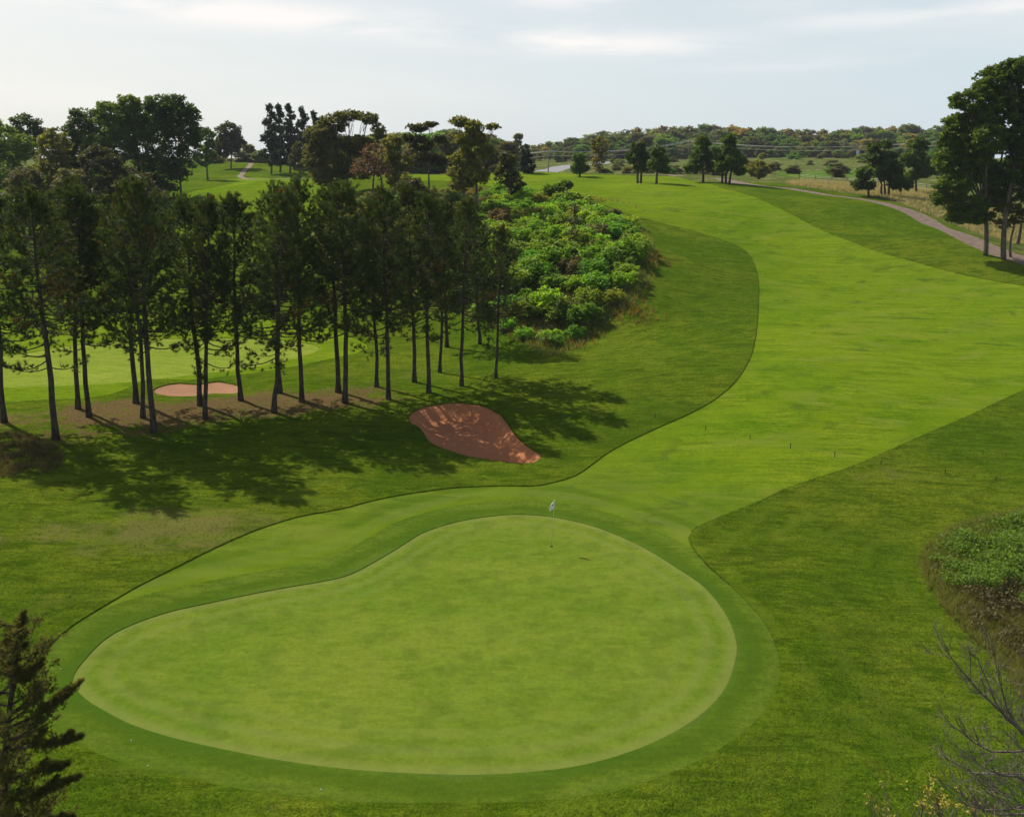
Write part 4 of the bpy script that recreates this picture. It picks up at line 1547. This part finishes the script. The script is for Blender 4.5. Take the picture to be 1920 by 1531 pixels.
# bright part lies up and to the right, the dead part towards the green
sxy = (q[:, 0] - at(1765, 1095).x) * .85 + (q[:, 1] - at(1765, 1095).y) * .45 + 1.3 * np.sin(q[:, 0] * 1.1) * np.sin(q[:, 1] * .9) + .6 * np.sin(q[:, 0] * 3.3 + 1) * np.sin(q[:, 1] * 2.7)
hgt_ = .72 * (.65 + .6 * np.sin(q[:, 0] * 1.3 + 1) * np.sin(q[:, 1] * 1.1) + .2 * np.sin(q[:, 0] * 3.1 + q[:, 1] * 2.3)) * np.clip(dth / 1.5, .15, 1)
br_ = (sxy > 1.1) & (dth > .25)
mb = MB()
qq, hh = q[br_][:34000], hgt_[br_][:34000] * 1.25
for lay in range(2):
    c = np.column_stack([qq, H(qq[:, 0], qq[:, 1]) + hh * (1 - .35 * lay) * rng.uniform(.75, 1.1, len(qq))])
    leaf_quads(mb, c, .085, rng, .3, 1.4)
    if lay == 0:
        leaf_quads(mb, c + rng.normal(size=c.shape) * .12, .085, rng, .3, 1.4)
vo = mb.obj('vine_thicket', M['leaf'])
vo.color = (.12, .215, .032, 1)
tag(vo, "bright green vines smothering the bushes at the right edge", 'vines', kind='stuff')
dd_ = (sxy <= 1.5) & (sxy > -2.6) & (dth > .4)
qq, hh = q[dd_][:12000], hgt_[dd_][:12000]
M['dead'] = leaf_mat('dead_stems', (.075, .075, .028), (.20, .175, .08), .3, .9, .1)
mb = MB()
c = np.column_stack([qq, H(qq[:, 0], qq[:, 1])])
lean = rng.normal(size=(len(qq), 3)) * .6 + np.array([-.35, -.2, 1])
spikes(mb, c[::2], lean[::2], hh[::2] * 1.2 + .15, .022, 4, rng, .8)
c2 = np.column_stack([qq, H(qq[:, 0], qq[:, 1]) + hh * rng.uniform(.2, .9, len(qq))])
leaf_quads(mb, np.vstack([c2, c2 + rng.normal(size=c2.shape) * .08]), .10, rng, .3, 1.3)
do = mb.obj('dead_brush', M['dead'])
tag(do, "brown dead brush and stems in front of the bright vines", 'brush', kind='stuff')
fr = (dth < 1.8) | (sxy < .2)
qq = q[fr][:12000]
tufts('fringe_grass', "long pale grass fringing the brush at the right", qq, rng.uniform(.18, .5, len(qq)), .025, 5, M['tallgrass'], rng, .6)

# ------------------------------------------------------------------ cedar in the lower left corner


def cedar():
    rng = np.random.default_rng(41)
    base = P(-12, 1531, 19.0)
    bx, by = float(base.x), 19.0
    bz = H1(bx, by)
    topz = float(P(42, 1140, 19.0).z)
    Hc = topz - bz
    root = empty('cedar_tree', (bx, by, bz))
    tag(root, "dark cedar with spiky reaching boughs in the lower left corner", 'cedar tree')
    tm, cr = MB(), MB()
    hs = np.linspace(-.3, Hc * .98, 10)
    tx = (float(P(42, 1140, 19.0).x) - bx)
    tp = np.column_stack([tx * (hs.clip(0) / Hc) ** 1.5, np.sin(hs) * .05, hs])
    tm.tube(tp, np.linspace(.16, .015, 10), 8)
    C_, A_, Lh, Ti = [], [], [], []

    def spray(path, wdt, dens):
        # scale-leaf twigs along a bough
        n = int(dens)
        s = np.linspace(0, 1, len(path))
        f = rng.random(n) ** .75
        p = np.stack([np.interp(f, s, path[:, i]) for i in range(3)], -1)
        tg = unit(path[-1] - path[0])
        off = rng.normal(size=(n, 3)) * (wdt * (1.08 - f) ** .7)[:, None] * [1, 1, .55]
        C_.append(p + off)
        A_.append(unit(off + 1e-6) * .6 + tg * .8 + [0, 0, .25])
        Lh.append(rng.uniform(.07, .13, n))
        Ti.append(np.clip(rng.normal(.45, .25, n), 0, .76))
    h = .8
    while h < Hc * .97:
        t = h / Hc
        for b in range(rng.integers(2, 4)):
            a = rng.uniform(0, 6.28)
            Lb = (1.95 * (1 - t) ** .8 + .2) * rng.uniform(.65, 1.15)
            el_ = rng.uniform(.25, .75)
            d = np.array([math.cos(a) * math.cos(el_), math.sin(a) * math.cos(el_), math.sin(el_)])
            p0 = np.array([np.interp(h, hs, tp[:, 0]), np.interp(h, hs, tp[:, 1]), h])
            bp = curve(p0, p0 + d * Lb, rng, 6, .05, .06)
            tm.tube(bp, np.linspace(.03, .006, 6), 4, cap=False)
            spray(bp, .11, 34 * Lb)
            for q in range(int(Lb * 4)):
                f = rng.uniform(.3, .9)
                pb = bp[0] + (bp[-1] - bp[0]) * f
                td = unit(d + rng.normal(size=3) * .7 + [0, 0, .2])
                sp = curve(pb, pb + td * rng.uniform(.3, .7), rng, 4, .05)
                tm.tube(sp, [.01, .008, .006, .004], 3, cap=False)
                spray(sp, .075, 20)
        h += rng.uniform(.16, .28)
    # the boughs that stand out against the turf in the photograph
    for (u1, v1, u0, v0, y0, w_) in [(152, 1275, 60, 1345, 19, .17), (155, 1378, 50, 1400, 18.7, .19), (128, 1430, 40, 1450, 18.8, .17), (150, 1455, 40, 1500, 18.5, .15), (80, 1232, 30, 1275, 19, .14), (45, 1145, 20, 1240, 19, .13), (140, 1528, 50, 1545, 18.4, .13)]:
        e = np.array(P(u1, v1, y0)) - [bx, by, bz]
        s_ = np.array(P(u0, v0, y0)) - [bx, by, bz]
        tk = np.array([tx * .3, 0, s_[2] - .35])
        tm.tube(curve(tk, s_, rng, 4, .03), np.linspace(.04, .022, 4), 5, cap=False)
        bp = curve(s_, e, rng, 6, .03, .03)
        tm.tube(bp, np.linspace(.022, .005, 6), 4, cap=False)
        Lb = np.linalg.norm(e - s_)
        spray(bp, w_ * .62, 260 * Lb)
        for q in range(7):
            f = rng.uniform(.1, .85)
            pb = bp[0] + (bp[-1] - bp[0]) * f
            td = unit((e - s_) + rng.normal(size=3) * Lb * .6)
            sp = curve(pb, pb + td * rng.uniform(.2, .45) * (1.2 - f), rng, 4, .05)
            spray(sp, .06, 50)
    spikes(cr, np.vstack(C_), np.vstack(A_), np.concatenate(Lh) * .8, .015, 12, rng, .7, np.concatenate(Ti))
    tm.obj('trunk', M['bark'], root)
    cr.obj('crown', M['cedar'], root)


M['cedar'] = leaf_mat('cedar_scales', (.06, .075, .022), (.19, .18, .06), .45, .6, .1)
cedar()

# ------------------------------------------------------------------ bare tree and twigs in the lower right corner
M['twig'] = bark_mat('bare_twig_bark', (.085, .065, .055), (.24, .20, .17), 20)
M['yleaf'] = leaf_mat('yellow_leaves', (.30, .24, .03), (.42, .36, .06), .4, .6, .2)


def grow(mb, p, d, length, r, rng, depth, maxd, up=.25, leaves=None):
    n = 5
    pts_ = [np.array(p)]
    dd = np.array(d)
    for i in range(n):
        dd = unit(dd + rng.normal(size=3) * .10 + np.array([0, 0, up * .14]))
        pts_.append(pts_[-1] + dd * length / n)
    pts_ = np.array(pts_)
    mb.tube(pts_, np.linspace(r, r * .55, n + 1), 5 if r > .01 else 3, cap=False)
    if depth >= maxd:
        if leaves is not None:
            leaves.append(pts_[-1])
        return
    for k in range(rng.integers(3, 5)):
        f = rng.uniform(.25, 1)
        i = min(n, int(f * n))
        nd = unit(dd + rng.normal(size=3) * .55 + np.array([0, 0, up]))
        grow(mb, pts_[i], nd, length * rng.uniform(.5, .75), r * .55 * (1.15 - .3 * f), rng, depth + 1, maxd, up, leaves)


def limb_px(mb, pl, y, r0, rng, root, sub=True):
    pts_ = np.array([np.array(P(u, v, y)) - root for u, v in pl])
    pts_[:, 1] += np.linspace(0, rng.normal() * .5, len(pts_))
    mb.tube(pts_, np.linspace(r0, r0 * .25, len(pts_)), 6, cap=False)
    if sub:
        for i in range(len(pts_) - 1):
            for k in range(3):
                f = rng.random()
                p = pts_[i] + (pts_[i + 1] - pts_[i]) * f
                d = unit(unit(pts_[i + 1] - pts_[i]) * .8 + rng.normal(size=3) * .55 + [0, 0, .3])
                grow(mb, p, d, rng.uniform(.35, .7), r0 * .3, rng, 0, 2, .25)


def bare_tree():
    rng = np.random.default_rng(9)
    y = 20.0
    b = at_d(2030, y)
    root = empty('bare_tree', b)
    tag(root, "leafless grey tree reaching in from the lower right corner", 'bare tree')
    tm, br = MB(), MB()
    R = np.array(b)
    j = np.array(P(1990, 1470, y)) - R
    tm.tube(curve([0, 0, -.3], j, rng, 6, .04), np.linspace(.13, .08, 6), 8)
    for pl, yy, r0 in [([(1990, 1470), (1940, 1400), (1910, 1365), (1880, 1338), (1840, 1300), (1808, 1262), (1785, 1232)], y, .045),
                       ([(1910, 1365), (1885, 1345), (1862, 1310), (1845, 1270), (1825, 1225), (1808, 1215)], y + .1, .026),
                       ([(1930, 1385), (1900, 1350), (1880, 1320), (1862, 1262), (1850, 1225), (1843, 1190)], y + .3, .026),
                       ([(1990, 1470), (1940, 1405), (1900, 1410), (1860, 1410), (1830, 1395), (1805, 1375), (1782, 1360)], y - .1, .03),
                       ([(1990, 1470), (1950, 1480), (1900, 1445), (1870, 1440), (1830, 1420), (1790, 1385)], y - .3, .03),
                       ([(1990, 1490), (1940, 1500), (1880, 1505), (1830, 1500), (1800, 1475), (1770, 1452)], y - .4, .028),
                       ([(1990, 1510), (1940, 1530), (1880, 1535), (1820, 1520), (1780, 1490)], y - .5, .028),
                       ([(1970, 1440), (1940, 1330), (1925, 1280), (1918, 1240)], y + .2, .026),
                       ([(1990, 1500), (1950, 1460), (1905, 1470), (1850, 1480), (1810, 1465), (1775, 1440)], y - .2, .024)]:
        limb_px(br, pl, yy, r0 * 1.15, rng, R)
    # the dense tangle of fine twigs low in the corner
    for k in range(34):
        p = np.array(P(rng.uniform(1850, 1985), rng.uniform(1455, 1560), y + rng.normal() * .4)) - R
        grow(br, p, unit(np.array([-1.0, rng.normal() * .4, rng.uniform(.1, .9)])), rng.uniform(.5, 1.1), .013, rng, 0, 2, .3)
    tm.obj('trunk', M['twig'], root)
    br.obj('branches', M['twig'], root)


bare_tree()
for i, (u, v, hh_, lab) in enumerate([(1655, 1560, 1.35, "twiggy sapling with a few yellow leaves at the bottom edge, leftmost of the low saplings"), (1735, 1570, 1.5, "twiggy yellow-leaved sapling at the bottom edge, second from the left"),
                                     (1775, 1545, 1.5, "fullest yellow-leaved sapling under the bare tree"), (1850, 1575, 1.6, "yellow-leaved sapling at the bottom edge nearest the corner")]):
    rng2 = np.random.default_rng(60 + i)
    b = at(u, v)
    r = empty('sapling', b)
    tag(r, lab, 'sapling', 'low saplings in the lower right corner')
    tm, lf, tips = MB(), MB(), []
    for k in range(5):
        a = rng2.uniform(0, 6.28)
        grow(tm, [math.cos(a) * .1, math.sin(a) * .1, -.05], unit(np.array([math.cos(a) * .45, math.sin(a) * .45, 1])), hh_ * rng2.uniform(.45, .7), .016, rng2, 0, 2, .5, tips)
    tips = np.array(tips)
    sel = tips[rng2.random(len(tips)) < [.1, .22, .35, .25][i]]
    n = len(sel)
    leaf_quads(lf, np.repeat(sel, 7, 0) + rng2.normal(size=(n * 7, 3)) * .07, .06, rng2, .2, 1.7)
    tm.obj('branches', M['twig'], r)
    lf.obj('leaves', M['yleaf'], r)

# ------------------------------------------------------------------ the pin
M['pole'] = plain('flagstick_white', (.42, .44, .40), .4, .5, .05)
M['flag'] = plain('flag_cloth', (.85, .84, .8), .8, .2, .03)
M['ink'] = plain('flag_print', (.03, .03, .04), .7, .2, .1)
M['cup'] = plain('cup_shade', (.012, .014, .01), .9, .1, .1)
b = at(1034, 1024)
pin = empty('flagstick', b)
tag(pin, "white golf flag on a thin pole standing in the hole of the green", 'golf flag')
top = np.array(P(1040, 936, b.y)) - np.array(b)
mb = MB()
mb.tube(np.array([[0, 0, -.05], top * .5, top]), [.008, .007, .005], 8)
mb.obj('pole', M['pole'], pin, True)
mb = MB()
ang = np.arange(20) * 2 * math.pi / 20
mb.add(np.column_stack([np.cos(ang) * .075, np.sin(ang) * .075, np.full(20, .006)]), [list(range(20))])  # flat dark disc paints the shade inside the hole; the turf is uncut
mb.tube(np.array([[0, 0, -.1], [0, 0, .007]]), [.075, .075], 20, cap=False)
mb.obj('cup', M['cup'], pin)
# cloth hanging in folds from the top of the pole
mb = MB()
ni, nj = 14, 10
g = []
for i in range(ni):
    for j in range(nj):
        s, t = i / (ni - 1), j / (nj - 1)
        fold = math.sin(s * 9 + t * 1.5) * .035 * s ** .5
        x = -.23 * s * (1 - .15 * t) * (.55 + .6 * math.sin(t * 2.2))
        g.append([top[0] * (.99) + x, top[1] + fold, top[2] - .03 - t * .36 - .16 * s ** 1.3])
g = np.array(g)
idx = np.arange(ni * nj).reshape(ni, nj)
f_ = np.stack([idx[:-1, :-1], idx[1:, :-1], idx[1:, 1:], idx[:-1, 1:]], -1).reshape(-1, 4)
mb.add(g, f_)
fo = mb.obj('flag', M['flag'], pin, True)
fo.modifiers.new('cloth', 'SOLIDIFY').thickness = .003
mb = MB()
gi = g.reshape(ni, nj, 3)
blk = gi[4:8, 3:6].reshape(-1, 3) + [0, -.008, 0]
ii = np.arange(12).reshape(4, 3)
mb.add(blk, np.stack([ii[:-1, :-1], ii[1:, :-1], ii[1:, 1:], ii[:-1, 1:]], -1).reshape(-1, 4))
blk = gi[10:13, 5:7].reshape(-1, 3) + [0, -.008, 0]
ii = np.arange(6).reshape(3, 2)
mb.add(blk, np.stack([ii[:-1, :-1], ii[1:, :-1], ii[1:, 1:], ii[:-1, 1:]], -1).reshape(-1, 4))
mb.obj('emblem', M['ink'], fo)

# ------------------------------------------------------------------ short stakes, balls, tee markers
M['stake'] = plain('stake_wood', (.05, .035, .025), .8, .2, .2)
for i, (u, v) in enumerate([(1323, 807), (1406, 825), (1482, 841), (1565, 858), (1652, 874), (1772, 891), (1867, 903), (1228, 786)]):
    mb = MB()
    mb.tube([[0, 0, -.1], [0, 0, .31], [0, 0, .33]], [.022, .02, .006], 8)
    mb.tube([[-.05, 0, .26], [.05, 0, .26]], [.012, .012], 6)
    o = mb.obj('stake', M['stake'], loc=at(u, v) + Vector((0, 0, .02)))
    tag(o, ["short dark stake on the fairway, farthest left of the four on bright turf", "short dark stake on the fairway beside a small dark patch", "third short dark stake from the left on the fairway",
            "short dark stake on the fairway closest to the edge of the right rough", "short dark stake in the right rough just past the fairway edge", "middle one of three dark stakes in the right rough",
            "rightmost dark stake in the right rough", "lone dark stake in the rough left of the fairway edge"][i], 'stake', 'short dark stakes across the fairway')
M['ball'] = plain('ball_white', (.55, .55, .5), .5, .5, .02)
for i, (u, v, lab) in enumerate([(114, 1255, "white ball on the collar by the top of the cedar"), (246, 1389, "white ball on the collar below the left end of the green"), (277, 1437, "white ball near the lower left outer edge of the collar"),
                            (602, 1481, "white ball on the collar straight below the green")]):
    bm_ = MB()
    th = np.linspace(0, math.pi, 9)
    bm_.tube(np.column_stack([0 * th, 0 * th, .0215 - .0215 * np.cos(th)]), np.sin(th) * .0215 + 1e-4, 12)
    o = bm_.obj('golf_ball', M['ball'], smooth=True, loc=at(u, v) + Vector((0, 0, .012)))
    tag(o, lab, 'golf ball', 'balls lying round the green')
M['tee'] = plain('tee_marker_dark', (.03, .025, .02), .6, .3, .1)
for u, v, lab in [(326, 369, "dark post at the left end of the far tee"), (390, 370, "dark post on the far tee, right of another")]:
    mb = MB()
    mb.box((0, 0, .3), (.28, .28, .75))
    mb.box((0, 0, .71), (.36, .36, .08))
    o = mb.obj('tee_marker', M['tee'], loc=at(u, v))
    tag(o, lab, 'tee marker', 'markers on the far tee')

# ------------------------------------------------------------------ power line
M['wood'] = bark_mat('pole_wood', (.12, .10, .085), (.26, .22, .19), 4)
M['wire'] = plain('wire_aluminium', (.62, .58, .55), .4, .5, .03)
M['cer'] = plain('insulator', (.35, .33, .3), .3, .5, .05)


def upole(u, d, vtop, lab):
    b = at_d(u, d)
    tp = P(u, vtop, d)
    h = tp.z - b.z
    r = empty('utility_pole', b)
    tag(r, lab, 'utility pole', 'utility poles along the road')
    mb = MB()
    mb.tube([[0, 0, -.5], [0, 0, h * .5], [0, 0, h]], [.2, .17, .13], 10)
    mb.obj('shaft', M['wood'], r, True)
    mb = MB()
    mb.box((0, -.18, h - .35), (3.0, .14, .16), .3)
    mb.obj('crossarm', M['wood'], r)
    for x in (-1.35, 0.25, 1.35):
        mb = MB()
        px, py = x * math.cos(.3), -.18 + x * math.sin(.3)
        mb.tube([[px, py, h - .27], [px, py, h - .15], [px, py, h - .05]], [.05, .07, .03], 8)
        mb.obj('insulator', M['cer'], r)
    pos = [np.array(b) + np.array([x * math.cos(.3), -.18 + x * math.sin(.3), h - .05]) for x in (-1.35, .25, 1.35)]
    pos.append(np.array(b) + np.array([.17, -.17, h - 1.5]))
    return pos


Pa = upole(735, 310, 291, "power pole hidden among the hilltop trees, left end of the line")
Pb_ = upole(1028, 300, 283, "power pole standing beside the bend of the road")
Pc = upole(1290, 400, 264, "power pole between dark pines where the wires peak")
Pd = upole(1775, 370, 263, "power pole behind the big trees at the right end of the line")
for si, (A, B, sg) in enumerate([(Pa, Pb_, 1.2), (Pb_, Pc, 1.7), (Pc, Pd, 2.6)]):
    for k in range(4):
        t = np.linspace(0, 1, 24)[:, None]
        w_ = A[k] + (B[k] - A[k]) * t - np.array([[0, 0, 1]]) * sg * 4 * t * (1 - t)
        mb = MB()
        mb.tube(w_, .05, 5)
        o = mb.obj('power_line', M['wire'])
        tag(o, "wire %s %s" % (["at the crossarm's left end", "nearest the pole top", "at the crossarm's right end", "hanging lowest"][k],
                               ["from the road-bend pole into the left trees", "between the road-bend pole and the next pole", "in the long span on the right"][si]), 'power line', 'wires between the utility poles')
M['signb'] = plain('sign_blue', (.35, .55, .62), .5, .4, .03)
b = at_d(1607, 395)
r = empty('field_sign', b)
tag(r, "small pale blue sign on a post in front of the far wood", 'sign')
zt = P(1607, 282, 395).z - b.z
mb = MB()
mb.box((0, 0, zt * .5 - .2), (.16, .16, zt + .2))
mb.obj('post', M['wood'], r)
mb = MB()
mb.box((.1, -.14, zt - .7), (1.3, .08, 1.4))
mb.obj('board', M['signb'], r)
# wire fence in the hollow beyond the cart path
fp = [at_d(u, d) for u, d in [(1500, 205), (1530, 202), (1560, 199), (1590, 197), (1620, 194), (1650, 190), (1680, 186), (1710, 182), (1740, 178), (1770, 172)]]
r = empty('wire_fence', fp[0])
tag(r, "low wire fence on wooden posts beyond the cart path", 'fence')
R0 = np.array(fp[0])
for p in fp:
    mb = MB()
    q0 = np.array(p) - R0
    mb.tube([q0 - [0, 0, .3], q0 + [0, 0, 1.25]], [.08, .07], 7)
    mb.obj('post', M['wood'], r)
for hz in (.45, .85, 1.15):
    mb = MB()
    mb.tube(np.array([np.array(p) - R0 + [0, 0, hz] for p in fp]), .012, 4)
    mb.obj('strand', M['wire'], r)

# ------------------------------------------------------------------ air
hm = bpy.data.materials.new('air')
hm.use_nodes = True
ht = hm.node_tree
ht.nodes.clear()
ho = ht.nodes.new('ShaderNodeOutputMaterial')
hv = ht.nodes.new('ShaderNodeVolumePrincipled')
hv.inputs['Color'].default_value = (.80, .88, 1.0, 1)
hv.inputs['Density'].default_value = 0.00012
ht.links.new(hv.outputs[0], ho.inputs['Volume'])
mb = MB()
mb.box((0, 0, 20), (5600, 5600, 46))
hz_ = mb.obj('haze', hm)
tag(hz_, "thin pale haze in the air over the whole course", 'haze', kind='stuff')
